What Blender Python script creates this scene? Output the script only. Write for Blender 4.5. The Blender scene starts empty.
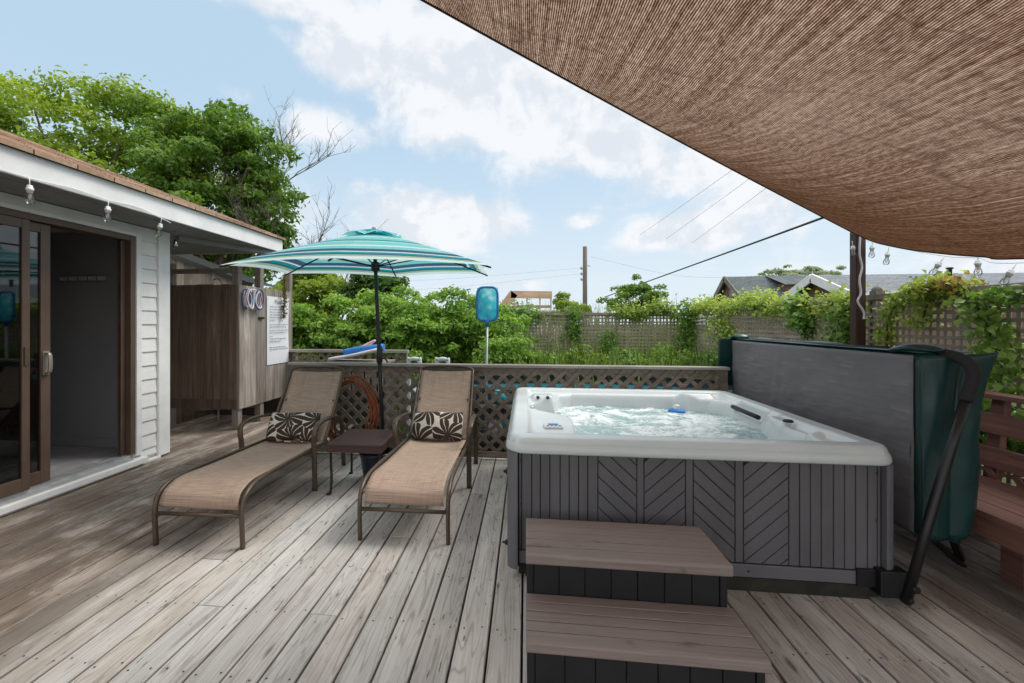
import bpy, bmesh, math, random
import numpy as np
from mathutils import Vector, Matrix, noise as mnoise
R = math.radians
random.seed(7); rng = np.random.default_rng(7)
S = bpy.context.scene
COL = S.collection
V = Vector

# ------------------------------------------------------------------ helpers
def catmull(pts, n=8, closed=False):
    P = [V(p) for p in pts]; out = []
    N = len(P)
    for i in range(N if closed else N-1):
        if closed: a,b,c,d = P[(i-1)%N],P[i],P[(i+1)%N],P[(i+2)%N]
        else:
            a = P[i-1] if i>0 else P[i]*2-P[i+1]
            b,c = P[i],P[i+1]
            d = P[i+2] if i+2<N else P[i+1]*2-P[i]
        for k in range(n):
            t=k/n
            out.append(0.5*((2*b)+(c-a)*t+(2*a-5*b+4*c-d)*t*t+(3*b-a-3*c+d)*t**3))
    if not closed: out.append(P[-1])
    return out

class MB:
    def __init__(s): s.v=[]; s.f=[]; s.sm=[]; s.mi=[]; s.m=0
    def add(s, vs, fs, smooth=False):
        o=len(s.v); s.v += [tuple(x) for x in vs]
        for f in fs: s.f.append([i+o for i in f]); s.sm.append(smooth); s.mi.append(s.m)
        return s
    def box(s, c, d, rot=None, taper=1.0):
        c=V(c); hx,hy,hz=d[0]/2,d[1]/2,d[2]/2
        vs=[]
        for z in (-1,1):
            k = taper if z>0 else 1
            for x,y in ((-1,-1),(1,-1),(1,1),(-1,1)):
                p=V((x*hx*k,y*hy*k,z*hz))
                if rot is not None: p = rot @ p
                vs.append(c+p)
        return s.add(vs,[(0,3,2,1),(4,5,6,7),(0,1,5,4),(1,2,6,5),(2,3,7,6),(3,0,4,7)])
    def bb(s,x0,x1,y0,y1,z0,z1): return s.box(((x0+x1)/2,(y0+y1)/2,(z0+z1)/2),(x1-x0,y1-y0,z1-z0))
    def sweep(s, pts, prof, up=(0,0,1), closed=False, smooth=True, scale=None, caps=True):
        P=[V(p) for p in pts]; n=len(P); m=len(prof); vs=[]
        prev=None
        for i in range(n):
            if closed: t=(P[(i+1)%n]-P[i-1])
            else: t=P[min(i+1,n-1)]-P[max(i-1,0)]
            t.normalize()
            if prev is None:
                u=V(up); u=u-t*u.dot(t)
                if u.length<1e-4: u=V((0,1,0)); u=u-t*u.dot(t)
                if u.length<1e-4: u=V((1,0,0)); u=u-t*u.dot(t)
            else: u=prev-t*prev.dot(t)
            u.normalize(); prev=u; w=t.cross(u)
            k = scale[i] if scale is not None else 1
            for a,b in prof: vs.append(P[i]+w*a*k+u*b*k)
        fs=[]
        for i in range(n if closed else n-1):
            j=(i+1)%n
            for q in range(m):
                r=(q+1)%m
                fs.append((i*m+q,i*m+r,j*m+r,j*m+q))
        s.add(vs,fs,smooth)
        if not closed and caps:
            o=len(s.v)-n*m
            s.f.append([o+q for q in range(m)][::-1]); s.sm.append(False); s.mi.append(s.m)
            s.f.append([o+(n-1)*m+q for q in range(m)]); s.sm.append(False); s.mi.append(s.m)
        return s
    def tube(s, pts, r, n=10, closed=False, scale=None):
        return s.sweep(pts,[(r*math.cos(2*math.pi*k/n),r*math.sin(2*math.pi*k/n)) for k in range(n)],closed=closed,scale=scale)
    def bar(s,p0,p1,w,h,up=(0,0,1)):
        return s.sweep([p0,p1],[(-w/2,-h/2),(w/2,-h/2),(w/2,h/2),(-w/2,h/2)],up=up,smooth=False)
    def lathe(s, prof, c=(0,0,0), n=24, rot=None, smooth=True):
        vs=[];fs=[];c=V(c);m=len(prof)
        for i in range(n):
            a=2*math.pi*i/n
            for r,z in prof:
                p=V((r*math.cos(a),r*math.sin(a),z))
                if rot is not None: p=rot@p
                vs.append(c+p)
        for i in range(n):
            j=(i+1)%n
            for q in range(m-1): fs.append((i*m+q,j*m+q,j*m+q+1,i*m+q+1))
        return s.add(vs,fs,smooth)
    def prism(s, poly, fn, d):
        """poly: 2d points; fn(a,b,t) -> 3d, extruded from t=0 to t=d"""
        n=len(poly)
        vs=[fn(a,b,0) for a,b in poly]+[fn(a,b,d) for a,b in poly]
        fs=[tuple(range(n))[::-1],tuple(range(n,2*n))]+[(i,(i+1)%n,n+(i+1)%n,n+i) for i in range(n)]
        return s.add(vs,fs)
    def grid(s, nu, nv, fn, smooth=True, thick=None):
        vs=[fn(i/nu,j/nv) for j in range(nv+1) for i in range(nu+1)]
        fs=[(j*(nu+1)+i,j*(nu+1)+i+1,(j+1)*(nu+1)+i+1,(j+1)*(nu+1)+i) for j in range(nv) for i in range(nu)]
        return s.add(vs,fs,smooth)
    def build(s, name, mats, parent=None, bevel=0, weld=False, fixn=True, solid=0, subsurf=0):
        me=bpy.data.meshes.new(name)
        me.from_pydata(s.v,[],s.f); me.update()
        if not isinstance(mats,(list,tuple)): mats=[mats]
        for m in mats: me.materials.append(m)
        me.polygons.foreach_set('use_smooth',s.sm); me.polygons.foreach_set('material_index',s.mi)
        if fixn or weld:
            b=bmesh.new(); b.from_mesh(me)
            if weld: bmesh.ops.remove_doubles(b,verts=b.verts,dist=1e-5)
            if fixn: bmesh.ops.recalc_face_normals(b,faces=b.faces)
            b.to_mesh(me); b.free()
        o=bpy.data.objects.new(name,me); COL.objects.link(o)
        if parent: o.parent=parent
        if solid:
            md=o.modifiers.new('Solidify','SOLIDIFY'); md.thickness=solid; md.offset=0
        if bevel:
            md=o.modifiers.new('Bevel','BEVEL'); md.width=bevel; md.segments=2; md.limit_method='ANGLE'; md.angle_limit=R(40)
        if subsurf:
            md=o.modifiers.new('Sub','SUBSURF'); md.levels=subsurf; md.render_levels=subsurf
        return o

def thing(name,label,cat,loc=(0,0,0),rz=0,group=None):
    o=bpy.data.objects.new(name,None); COL.objects.link(o); o.empty_display_size=.2
    o.location=loc; o.rotation_euler=(0,0,rz); o['label']=label; o['category']=cat
    if group: o['group']=group
    return o
def tag(o,label,cat,group=None):
    o['label']=label; o['category']=cat
    if group: o['group']=group
    return o
def struct(o): o['kind']='structure'; return o
def stuff(o,label,cat): o['kind']='stuff'; o['label']=label; o['category']=cat; return o
def dup(root,loc=None,rz=None,label=None):
    r=root.copy(); COL.objects.link(r)
    if loc is not None: r.location=loc
    if rz is not None: r.rotation_euler=(0,0,rz)
    if label: r['label']=label
    for ch in list(root.children):
        c=ch.copy(); COL.objects.link(c); c.parent=r
        for g in list(ch.children):
            d=g.copy(); COL.objects.link(d); d.parent=c
    return r

# ------------------------------------------------------------------ node material helpers
class NT:
    def __init__(s,tree): s.t=tree; s.n=tree.nodes; s.l=tree.links
    def node(s,typ,**kw):
        n=s.n.new(typ)
        for k,v in kw.items(): setattr(n,k,v)
        return n
    def set(s,sock,v):
        if isinstance(v,bpy.types.NodeSocket): s.l.new(v,sock)
        elif v is not None:
            if isinstance(v,(tuple,list)) and len(v)==3 and sock.type=='RGBA': v=(*v,1)
            sock.default_value=v
    def math(s,op,a,b=None,c=None,clamp=False):
        n=s.node('ShaderNodeMath',operation=op,use_clamp=clamp)
        s.set(n.inputs[0],a)
        if b is not None: s.set(n.inputs[1],b)
        if c is not None: s.set(n.inputs[2],c)
        return n.outputs[0]
    def vmath(s,op,a,b=None,out=0):
        n=s.node('ShaderNodeVectorMath',operation=op); s.set(n.inputs[0],a)
        if b is not None: s.set(n.inputs[1] if op!='SCALE' else n.inputs[3],b)
        return n.outputs[out]
    def mix(s,fac,a,b,blend='MIX'):
        n=s.node('ShaderNodeMix',data_type='RGBA',blend_type=blend); n.clamp_factor=True
        s.set(n.inputs[0],fac); s.set(n.inputs[6],a); s.set(n.inputs[7],b); return n.outputs[2]
    def noise(s,vec,scale,detail=4,rough=.55,dist=0,out=0):
        n=s.node('ShaderNodeTexNoise'); s.set(n.inputs['Vector'],vec)
        n.inputs['Scale'].default_value=scale; n.inputs['Detail'].default_value=detail
        n.inputs['Roughness'].default_value=rough; n.inputs['Distortion'].default_value=dist
        return n.outputs[out]
    def ramp(s,fac,stops,interp='LINEAR'):
        n=s.node('ShaderNodeValToRGB'); cr=n.color_ramp; cr.interpolation=interp
        while len(cr.elements)<len(stops): cr.elements.new(.5)
        for e,(p,c) in zip(cr.elements,stops):
            e.position=p; e.color=(*c,1) if len(c)==3 else c
        s.set(n.inputs[0],fac); return n.outputs[0]
    def step(s,x,a,b):
        n=s.node('ShaderNodeMapRange',interpolation_type='SMOOTHSTEP'); s.set(n.inputs[0],x)
        n.inputs[1].default_value=a; n.inputs[2].default_value=b; return n.outputs[0]
    def mapping(s,vec,scale=(1,1,1),rot=(0,0,0),loc=(0,0,0)):
        n=s.node('ShaderNodeMapping'); s.set(n.inputs[0],vec)
        n.inputs['Scale'].default_value=scale; n.inputs['Rotation'].default_value=rot; n.inputs['Location'].default_value=loc
        return n.outputs[0]
    def obj(s): return s.node('ShaderNodeTexCoord').outputs['Object']
    def uv(s): return s.node('ShaderNodeTexCoord').outputs['UV']
    def sep(s,vec):
        n=s.node('ShaderNodeSeparateXYZ'); s.set(n.inputs[0],vec); return n.outputs
    def comb(s,x,y,z):
        n=s.node('ShaderNodeCombineXYZ')
        for i,q in enumerate((x,y,z)): s.set(n.inputs[i],q)
        return n.outputs[0]
    def attr(s,name,out='Color'): return s.node('ShaderNodeAttribute',attribute_name=name).outputs[out]
    def bump(s,h,strength=.3,dist=.01):
        n=s.node('ShaderNodeBump'); s.set(n.inputs['Height'],h); n.inputs['Strength'].default_value=strength
        n.inputs['Distance'].default_value=dist; return n.outputs[0]
    def bsdf(s,col,rough=.6,metal=0,normal=None,spec=.5,**kw):
        n=s.node('ShaderNodeBsdfPrincipled'); s.set(n.inputs['Base Color'],col); s.set(n.inputs['Roughness'],rough)
        s.set(n.inputs['Metallic'],metal); n.inputs['Specular IOR Level'].default_value=spec
        if normal is not None: s.set(n.inputs['Normal'],normal)
        for k,v in kw.items(): s.set(n.inputs[k],v)
        return n.outputs[0]
    def out(s,sh): s.l.new(sh,s.node('ShaderNodeOutputMaterial').inputs[0])
def newmat(name):
    m=bpy.data.materials.new(name); m.use_nodes=True; m.node_tree.nodes.clear(); return m,NT(m.node_tree)

def pbr(name,c,c2=None,scale=8,rough=.6,metal=0,stretch=(1,1,1),bump=0,bscale=None,spec=.5,detail=5):
    m,t=newmat(name); o=t.mapping(t.obj(),stretch)
    if c2 is None: c2=tuple(x*.8 for x in c)
    nz=t.noise(o,scale,detail)
    col=t.ramp(nz,[(.3,c2),(.7,c)])
    nrm=t.bump(t.noise(o,bscale or scale*4,4),bump,.005) if bump else None
    rg=t.math('ADD',t.math('MULTIPLY',nz,.2),rough-.1)
    t.out(t.bsdf(col,rg,metal,nrm,spec)); return m

def woodmat(name,light,dark,axis='y',grain=28,rough=.75,attr=None,stain=0,spec=.3,along=1.2):
    m,t=newmat(name); o=t.obj()
    sc={'x':(along,grain,grain),'y':(grain,along,grain),'z':(grain,grain,along)}[axis]
    v=t.mapping(o,sc)
    base=o
    if attr:
        a=t.attr(attr); sp=t.sep(a)
        v=t.vmath('ADD',v,t.vmath('SCALE',a,37.0))
    g=t.noise(v,1.0,6,.6,.6)
    g2=t.noise(v,3.1,4,.6,.3)
    gg=t.math('ADD',t.math('MULTIPLY',g,.65),t.math('MULTIPLY',g2,.35))
    col=t.ramp(gg,[(.28,dark),(.48,tuple((a+b)/2 for a,b in zip(light,dark))),(.68,light)])
    big=t.noise(o,1.3,4,.6)
    col=t.mix(t.math('MULTIPLY',t.step(big,.45,.75),.35),col,tuple(x*.55 for x in dark))
    stn=t.noise(t.vmath('ADD',t.mapping(o,tuple((.9 if q_==along else 7.0) for q_ in sc)),(3,1,2)),1.0,5,.65,.5)
    col=t.mix(t.math('MULTIPLY',t.step(stn,.56,.70),.5),col,tuple(min(1,x*1.5) for x in light))
    col=t.mix(t.math('MULTIPLY',t.step(stn,.44,.30),.55),col,tuple(x*.7 for x in dark))
    if attr:
        k=t.math('ADD',t.math('MULTIPLY',sp[0],.5),.72)
        col=t.mix(1.0,col,t.comb(k,k,k),'MULTIPLY')
    t.out(t.bsdf(col,rough,0,t.bump(gg,.35,.004),spec)); return m

# ------------------------------------------------------------------ materials
M={}
def deckmat():
    m,t=newmat('weathered deck boards'); o=t.obj(); a=t.attr('board'); sp=t.sep(a)
    v=t.vmath('ADD',t.mapping(o,(13,1.3,13)),t.vmath('SCALE',a,53.0))
    # growth ring figure: distorted bands along the board
    w=t.node('ShaderNodeTexWave',wave_type='BANDS',bands_direction='X'); t.set(w.inputs[0],t.vmath('ADD',t.mapping(o,(1,.035,1)),t.vmath('SCALE',a,9.0)))
    w.inputs['Scale'].default_value=17; w.inputs['Distortion'].default_value=5.5; w.inputs['Detail'].default_value=3; w.inputs['Detail Scale'].default_value=1.6
    g=t.noise(v,1.0,6,.62,.8); fine=t.noise(t.mapping(v,(4,1.5,4)),1,3,.6)
    gg=t.math('ADD',t.math('ADD',t.math('MULTIPLY',g,.50),t.math('MULTIPLY',fine,.43)),t.math('MULTIPLY',w.outputs[1],.07))
    col=t.ramp(gg,[(.20,(.26,.237,.21)),(.36,(.445,.422,.392)),(.50,(.55,.528,.497)),(.70,(.655,.637,.61))])
    rn=t.noise(t.vmath('ADD',t.mapping(o,(7.5,.42,1)),t.vmath('SCALE',a,31.0)),1.0,2,.45)
    rl=t.math('PINGPONG',t.math('MULTIPLY',rn,22.0),.5)
    col=t.mix(t.math('MULTIPLY',t.step(rl,.15,.02),.42),col,(.20,.175,.15))
    fx=t.math('ABSOLUTE',t.math('SUBTRACT',t.math('FRACT',t.math('DIVIDE',t.math('ADD',t.sep(o)[0],100*.146+.309),.146)),.5))
    col=t.mix(t.math('MULTIPLY',t.step(fx,.44,.472),.42),col,(.055,.045,.037))
    # brown damp patches, stronger towards the house and round the tub
    xs=t.sep(o)
    blot=t.noise(t.mapping(o,(1.6,.55,1)),1.7,6,.65,.4)
    left=t.step(t.math('ADD',xs[0],t.math('MULTIPLY',t.math('SUBTRACT',blot,.5),1.2)),-1.45,-2.5)
    right=t.step(xs[0],.6,2.2)
    lr=t.math('MAXIMUM',left,t.math('MULTIPLY',right,.55))
    bl=t.step(t.math('ADD',blot,t.math('MULTIPLY',lr,.17)),.52,.70)
    bl=t.math('MULTIPLY',bl,t.math('ADD',t.math('MULTIPLY',lr,.8),.25))
    col=t.mix(t.math('MULTIPLY',bl,.80),col,t.mix(fine,(.095,.072,.055),(.27,.22,.175)))
    col=t.mix(t.math('MULTIPLY',lr,.62),col,t.mix(1.0,col,(.55,.455,.375),'MULTIPLY'))
    # black mildew streaks
    st=t.noise(t.mapping(t.vmath('ADD',o,t.vmath('SCALE',a,20.0)),(9,.8,1)),1.6,5,.7)
    col=t.mix(t.math('MULTIPLY',t.math('MULTIPLY',t.step(st,.56,.72),.75),t.math('ADD',t.math('MULTIPLY',lr,.75),.25)),col,(.055,.045,.04))
    fk=t.noise(t.mapping(t.vmath('ADD',o,t.vmath('SCALE',a,11.0)),(46,7,1)),1.0,3,.6)
    col=t.mix(t.math('MULTIPLY',t.step(fk,.655,.70),.7),col,(.075,.062,.052))
    sm=t.noise(t.mapping(o,(3.2,1.3,1)),2.3,6,.68,.3)
    col=t.mix(t.math('MULTIPLY',t.step(sm,.50,.68),.40),col,t.mix(1.0,col,(.62,.57,.52),'MULTIPLY'))
    col=t.mix(t.math('MULTIPLY',t.step(sm,.46,.30),.35),col,(.66,.645,.62))
    # knots
    vo=t.node('ShaderNodeTexVoronoi'); t.set(vo.inputs['Vector'],t.vmath('ADD',t.mapping(o,(6.8,1.7,0)),t.vmath('SCALE',a,13.0))); vo.inputs['Scale'].default_value=.75
    kn=t.step(vo.outputs[0],.10,.04)
    col=t.mix(t.math('MULTIPLY',kn,.7),col,(.10,.07,.05))
    k=t.math('ADD',t.math('MULTIPLY',sp[0],.26),.87)
    col=t.mix(1.0,col,t.comb(k,t.math('MULTIPLY',k,t.math('ADD',t.math('MULTIPLY',sp[1],.06),.95)),t.math('MULTIPLY',k,t.math('ADD',t.math('MULTIPLY',sp[1],.12),.90))),'MULTIPLY')
    t.out(t.bsdf(col,t.math('SUBTRACT',.82,t.math('MULTIPLY',bl,.2)),0,t.bump(gg,.35,.003),.35)); return m
M['deck']=deckmat()
M['nail']=pbr('rusty nail heads',(.06,.045,.04),rough=.7)
M['dark_under']=pbr('dark joists',(.03,.025,.02),rough=.9)
M['grey_wood_y']=woodmat('grey fence wood',(.30,.265,.22),(.14,.115,.09),'x')
M['lattice_dark']=woodmat('dark weathered lattice',(.31,.255,.205),(.13,.10,.077),'x',grain=14,along=3)
M['lattice_light']=woodmat('grey trellis lattice',(.39,.33,.26),(.185,.148,.113),'x',grain=14,along=3)
M['cap_rail']=woodmat('grey cap rail',(.40,.37,.33),(.21,.18,.155),'x')
M['shower_dark']=woodmat('brown shower boards',(.180,.126,.088),(.062,.043,.031),'z',attr='board',grain=22)
M['shower_grey']=woodmat('silvered shower boards',(.40,.355,.31),(.105,.08,.062),'z',attr='board',grain=22)
M['shed_wood']=woodmat('pale shed boards',(.40,.33,.26),(.21,.17,.13),'z',attr='board',grain=18)
M['post_grey']=woodmat('grey post',(.27,.235,.20),(.13,.105,.085),'z')
M['red_wood']=woodmat('red brown stained wood',(.31,.150,.115),(.15,.072,.056),'y',rough=.6)
M['red_post']=woodmat('dark brown stained post',(.075,.035,.028),(.035,.017,.014),'z',rough=.5)
M['new_wood']=woodmat('fresh pine',(.66,.45,.32),(.50,.32,.21),'x')
M['white']=pbr('white painted wood',(.83,.815,.79),(.71,.70,.68),scale=5,rough=.5,bump=.05)
M['siding']=pbr('white siding',(.83,.815,.79),(.70,.69,.665),scale=3,rough=.5,bump=.05)
M['soffit']=pbr('grey soffit',(.29,.29,.29),(.22,.22,.22),scale=4,rough=.7)
M['brown_alu']=pbr('brown aluminium',(.135,.088,.066),(.105,.068,.05),scale=4,rough=.42,metal=.25)
M['alu']=pbr('grey aluminium track',(.55,.55,.54),(.40,.40,.40),scale=12,rough=.4,metal=.5)
M['handle']=pbr('pale metal handle',(.42,.38,.33),rough=.4,metal=.6)
M['room_wall']=pbr('grey mauve room wall',(.275,.268,.272),(.24,.233,.238),scale=2,rough=.8)
M['room_ceiling']=pbr('room ceiling',(.5,.5,.5),rough=.9)
M['black']=pbr('black powder coat',(.016,.015,.015),(.01,.01,.01),rough=.42)
M['black_plastic']=pbr('black plastic',(.011,.011,.012),(.007,.007,.008),rough=.55)
M['foam']=pbr('black foam grip',(.03,.028,.03),(.02,.02,.02),scale=60,rough=.9,bump=.3)
M['bronze']=pbr('bronze powder coat frame',(.115,.082,.058),(.085,.06,.043),rough=.4,metal=.35,scale=30)
M['table_top']=pbr('dark brown table top',(.060,.026,.021),(.038,.016,.013),scale=25,rough=.5,bump=.1)
M['grey_plastic']=pbr('grey skirt plastic',(.138,.134,.142),(.100,.096,.102),scale=2.2,stretch=(3,3,.7),rough=.55,bump=.06,bscale=60)
M['grey_plastic2']=pbr('grey corner plastic',(.152,.152,.165),(.125,.125,.136),scale=3,rough=.5)
M['acrylic']=pbr('pearl white acrylic shell',(.66,.70,.69),(.585,.63,.625),scale=2.4,rough=.24,spec=.5)
M['tub_base']=pbr('mouldy dark timber base',(.05,.045,.03),(.012,.012,.01),scale=9,rough=.9,bump=.4)
M['panel_screen']=pbr('control screen',(.30,.34,.40),(.06,.07,.10),scale=90,rough=.3)
def stepmat():
    m,t=newmat('brown composite treads'); o=t.obj()
    g=t.noise(t.mapping(o,(1.5,60,60)),2,4,.6); b=t.noise(o,4.5,5,.6); sp=t.noise(t.mapping(o,(1,2.2,1)),5.5,3,.6)
    col=t.ramp(g,[(.3,(.205,.158,.138)),(.7,(.285,.228,.204))])
    col=t.mix(t.math('MULTIPLY',t.step(b,.52,.75),.3),col,(.30,.25,.23))
    col=t.mix(t.math('MULTIPLY',t.step(sp,.62,.70),.5),col,(.10,.065,.055))
    t.out(t.bsdf(col,.55,0,t.bump(g,.12,.002))); return m
M['tread']=stepmat()
def sling():
    m,t=newmat('tan mesh sling'); o=t.obj()
    w=t.noise(t.mapping(o,(3,230,230)),1,2,.5); w2=t.noise(t.mapping(o,(260,3,3)),1,2,.5); b=t.noise(o,5,4)
    k=t.math('ADD',t.math('MULTIPLY',w,.65),t.math('MULTIPLY',w2,.35))
    col=t.ramp(k,[(.3,(.235,.158,.115)),(.5,(.375,.268,.20)),(.7,(.50,.38,.30))])
    col=t.mix(t.math('MULTIPLY',t.step(b,.5,.8),.25),col,(.27,.2,.16))
    t.out(t.bsdf(col,.75,0,t.bump(k,.25,.002),.3)); return m
M['sling']=sling()
def pillowmat():
    m,t=newmat('brown and cream flower print'); uv=t.uv()
    bend=t.noise(uv,6,2,.5,0,1)
    u=t.vmath('ADD',uv,t.vmath('SCALE',t.vmath('SUBTRACT',bend,(.5,.5,.5)),.05))
    u=t.vmath('MULTIPLY',u,(1,1,0))
    vo=t.node('ShaderNodeTexVoronoi',voronoi_dimensions='2D'); t.set(vo.inputs['Vector'],u); vo.inputs['Scale'].default_value=3.9; vo.inputs['Randomness'].default_value=.5
    d=t.vmath('SUBTRACT',u,vo.outputs['Position']); sp=t.sep(d)
    ang=t.math('ARCTAN2',sp[1],sp[0]); r=t.vmath('LENGTH',t.vmath('MULTIPLY',d,(1,1,0)),out=1)
    pet=t.math('ABSOLUTE',t.math('COSINE',t.math('ADD',t.math('MULTIPLY',ang,3.0),t.math('MULTIPLY',r,5.0))))
    lim=t.math('MULTIPLY',t.math('POWER',pet,.40),.165)
    a=t.step(t.math('SUBTRACT',lim,r),-.003,.003)
    vein=t.step(t.math('MULTIPLY',t.math('SUBTRACT',1.0,pet),1.0),.002,.012)
    a=t.math('MULTIPLY',a,t.math('MAXIMUM',vein,t.step(r,.03,.02)))
    gap=t.step(vo.outputs['Distance'],.03,.055)
    col=t.mix(a,(.62,.57,.47),(.052,.034,.028))
    wv=t.noise(t.mapping(uv,(200,200,1)),1,2)
    t.out(t.bsdf(col,.85,0,t.bump(wv,.3,.002),.2)); return m
M['pillow']=pillowmat()
def stripes():
    m,t=newmat('teal striped canopy'); uv=t.sep(t.uv())
    r=uv[0]
    teal=(.012,.30,.35); aqua=(.22,.62,.62); mint=(.54,.75,.67); navy=(.05,.12,.20); pale=(.68,.82,.80); lime=(.33,.50,.34)
    seq=[(0,aqua),(.10,teal),(.20,aqua),(.30,pale),(.33,aqua),(.43,teal),(.48,mint),(.51,aqua),(.62,pale),(.66,aqua),(.735,navy),(.805,pale),(.83,teal),(.875,navy),(.90,lime),(.94,pale)]
    n=t.node('ShaderNodeValToRGB'); cr=n.color_ramp; cr.interpolation='CONSTANT'
    while len(cr.elements)<len(seq): cr.elements.new(.5)
    for e,(p,c) in zip(cr.elements,seq): e.position=p; e.color=(*c,1)
    t.set(n.inputs[0],r)
    col=n.outputs[0]
    nz=t.noise(t.mapping(t.obj(),(300,300,300)),1,2)
    col=t.mix(.12,col,t.mix(1.0,col,t.ramp(nz,[(.3,(.6,.6,.6)),(.7,(1,1,1))]),'MULTIPLY'))
    d=t.bsdf(col,.8,0,None,.2)
    tr=t.node('ShaderNodeBsdfTranslucent'); t.set(tr.inputs[0],col)
    mx=t.node('ShaderNodeMixShader'); mx.inputs[0].default_value=.42; t.l.new(d,mx.inputs[1]); t.l.new(tr.outputs[0],mx.inputs[2])
    t.out(mx.outputs[0]); return m
M['canopy']=stripes()
def sailmat():
    m,t=newmat('brown knitted shade cloth'); uv=t.uv(); sp=t.sep(uv)
    wob=t.noise(t.mapping(uv,(3,1.2,1)),1.5,3)
    x=t.math('ADD',sp[0],t.math('MULTIPLY',wob,.012))
    rib=t.math('ADD',t.math('MULTIPLY',t.math('SINE',t.math('MULTIPLY',x,2*math.pi/.0085)),.5),.5)
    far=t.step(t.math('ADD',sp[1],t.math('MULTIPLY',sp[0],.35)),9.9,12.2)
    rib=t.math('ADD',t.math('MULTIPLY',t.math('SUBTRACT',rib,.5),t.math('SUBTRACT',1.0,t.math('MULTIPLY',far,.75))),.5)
    knot=t.noise(t.mapping(uv,(75,24,1)),1,4,.75)  # bright spots put light through the weave gaps into the colour
    hole=t.noise(t.mapping(uv,(61,60,1)),1,2,.6)
    streak=t.noise(t.mapping(uv,(42,1.3,1)),1,4,.65)
    cloud=t.noise(uv,.9,4,.6)
    k=t.math('ADD',t.math('ADD',t.math('MULTIPLY',rib,.27),t.math('MULTIPLY',knot,.50)),t.math('ADD',t.math('MULTIPLY',streak,.40),t.math('MULTIPLY',hole,.03)))
    col=t.ramp(k,[(.38,(.018,.008,.0045)),(.52,(.098,.048,.029)),(.64,(.235,.138,.089)),(.79,(.60,.47,.375))])
    ls_=t.noise(t.mapping(uv,(95,1.1,1)),1,2,.5)
    col=t.mix(t.math('MULTIPLY',t.step(ls_,.70,.76),.55),col,(.72,.60,.50))
    col=t.mix(t.math('MULTIPLY',t.step(ls_,.31,.25),.55),col,(.03,.014,.008))
    # a few crease lines, their shade painted dark into the colour
    cr=t.noise(t.mapping(uv,(.55,1.1,1),(0,0,.5)),1.1,3,.5,.6)
    line=t.step(t.math('ABSOLUTE',t.math('SUBTRACT',cr,.5)),.012,0)
    col=t.mix(t.math('MULTIPLY',line,.4),col,(.06,.03,.02))
    col=t.mix(t.math('MULTIPLY',t.step(cloud,.5,.75),.12),col,(.50,.37,.29))
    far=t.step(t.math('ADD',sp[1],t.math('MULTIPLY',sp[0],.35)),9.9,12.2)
    col=t.mix(t.math('MULTIPLY',far,.95),col,t.mix(1.0,col,(.50,.39,.32),'MULTIPLY'))  # darker towards the post corner: dimmer light through the weave painted in
    d=t.bsdf(col,.9,0,t.bump(k,.4,.006),.1)
    tr=t.node('ShaderNodeBsdfTranslucent'); t.set(tr.inputs[0],col)
    mx=t.node('ShaderNodeMixShader'); mx.inputs[0].default_value=.50; t.l.new(d,mx.inputs[1]); t.l.new(tr.outputs[0],mx.inputs[2])
    t.out(mx.outputs[0]); return m
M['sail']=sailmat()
M['sail_hem']=pbr('dark sail hem',(.05,.032,.025),rough=.9)
M['vinyl']=pbr('dark green marine vinyl',(.010,.052,.049),(.007,.036,.034),scale=5,rough=.34,bump=.12,bscale=9)
M['vinyl_sheen']=pbr('green vinyl with sky sheen',(.075,.165,.165),(.045,.115,.115),scale=5,rough=.33,bump=.12,bscale=9)  # lighter copy of the vinyl, sky reflection put into the colour
def underside():
    m,t=newmat('grey cover lining'); o=t.obj()
    a=t.noise(t.mapping(o,(1,.9,1.7),(.6,0,0)),1.7,3,.45,.25); b=t.noise(o,14,4); sc_=t.noise(t.mapping(o,(1,.8,7),(.9,0,0)),4.0,3,.5)
    k=t.math('ADD',t.math('MULTIPLY',a,.7),t.math('MULTIPLY',b,.3))
    col=t.ramp(k,[(.30,(.135,.124,.126)),(.50,(.160,.149,.151)),(.70,(.188,.176,.178))])
    col=t.mix(t.math('MULTIPLY',t.step(sc_,.60,.68),.25),col,(.30,.29,.30))
    t.out(t.bsdf(col,.6,0,t.bump(t.math('ADD',a,t.math('MULTIPLY',sc_,.12)),.9,.05),.4)); return m
M['lining']=underside()
def watermat():
    m,t=newmat('bubbling spa water'); o=t.obj()
    a=t.noise(t.mapping(o,(1,1.2,1)),3.6,7,.66,1.1); b=t.noise(o,19,5,.7,.8); h=t.sep(o)[2]
    k=t.math('ADD',t.math('ADD',t.math('MULTIPLY',a,.72),t.math('MULTIPLY',b,.30)),t.math('MULTIPLY',t.math('SUBTRACT',h,.645),2.6))
    foam=t.step(k,.42,.60)
    col=t.mix(foam,(.285,.43,.415),(.80,.845,.835))
    deep=t.step(a,.40,.30)
    col=t.mix(t.math('MULTIPLY',deep,.55),col,(.17,.33,.33))
    t.out(t.bsdf(col,t.mix(foam,(.09,.09,.09),(.5,.5,.5)),0,t.bump(t.math('ADD',t.math('MULTIPLY',b,.6),a),.55,.02),.6)); return m
M['water']=watermat()
def glassmat(name,tint=(.9,.95,.95),gl=.12):
    m,t=newmat(name)
    tr=t.node('ShaderNodeBsdfTransparent'); t.set(tr.inputs[0],tint)
    g=t.node('ShaderNodeBsdfGlossy'); g.inputs['Roughness'].default_value=.02
    lw=t.node('ShaderNodeLayerWeight'); lw.inputs[0].default_value=.35
    f=t.math('ADD',t.math('MULTIPLY',lw.outputs[0],.8),gl,clamp=True)
    mx=t.node('ShaderNodeMixShader'); t.set(mx.inputs[0],f); t.l.new(tr.outputs[0],mx.inputs[1]); t.l.new(g.outputs[0],mx.inputs[2])
    t.out(mx.outputs[0]); return m
M['pane']=glassmat('door glass',(.50,.53,.53),.02)
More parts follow.
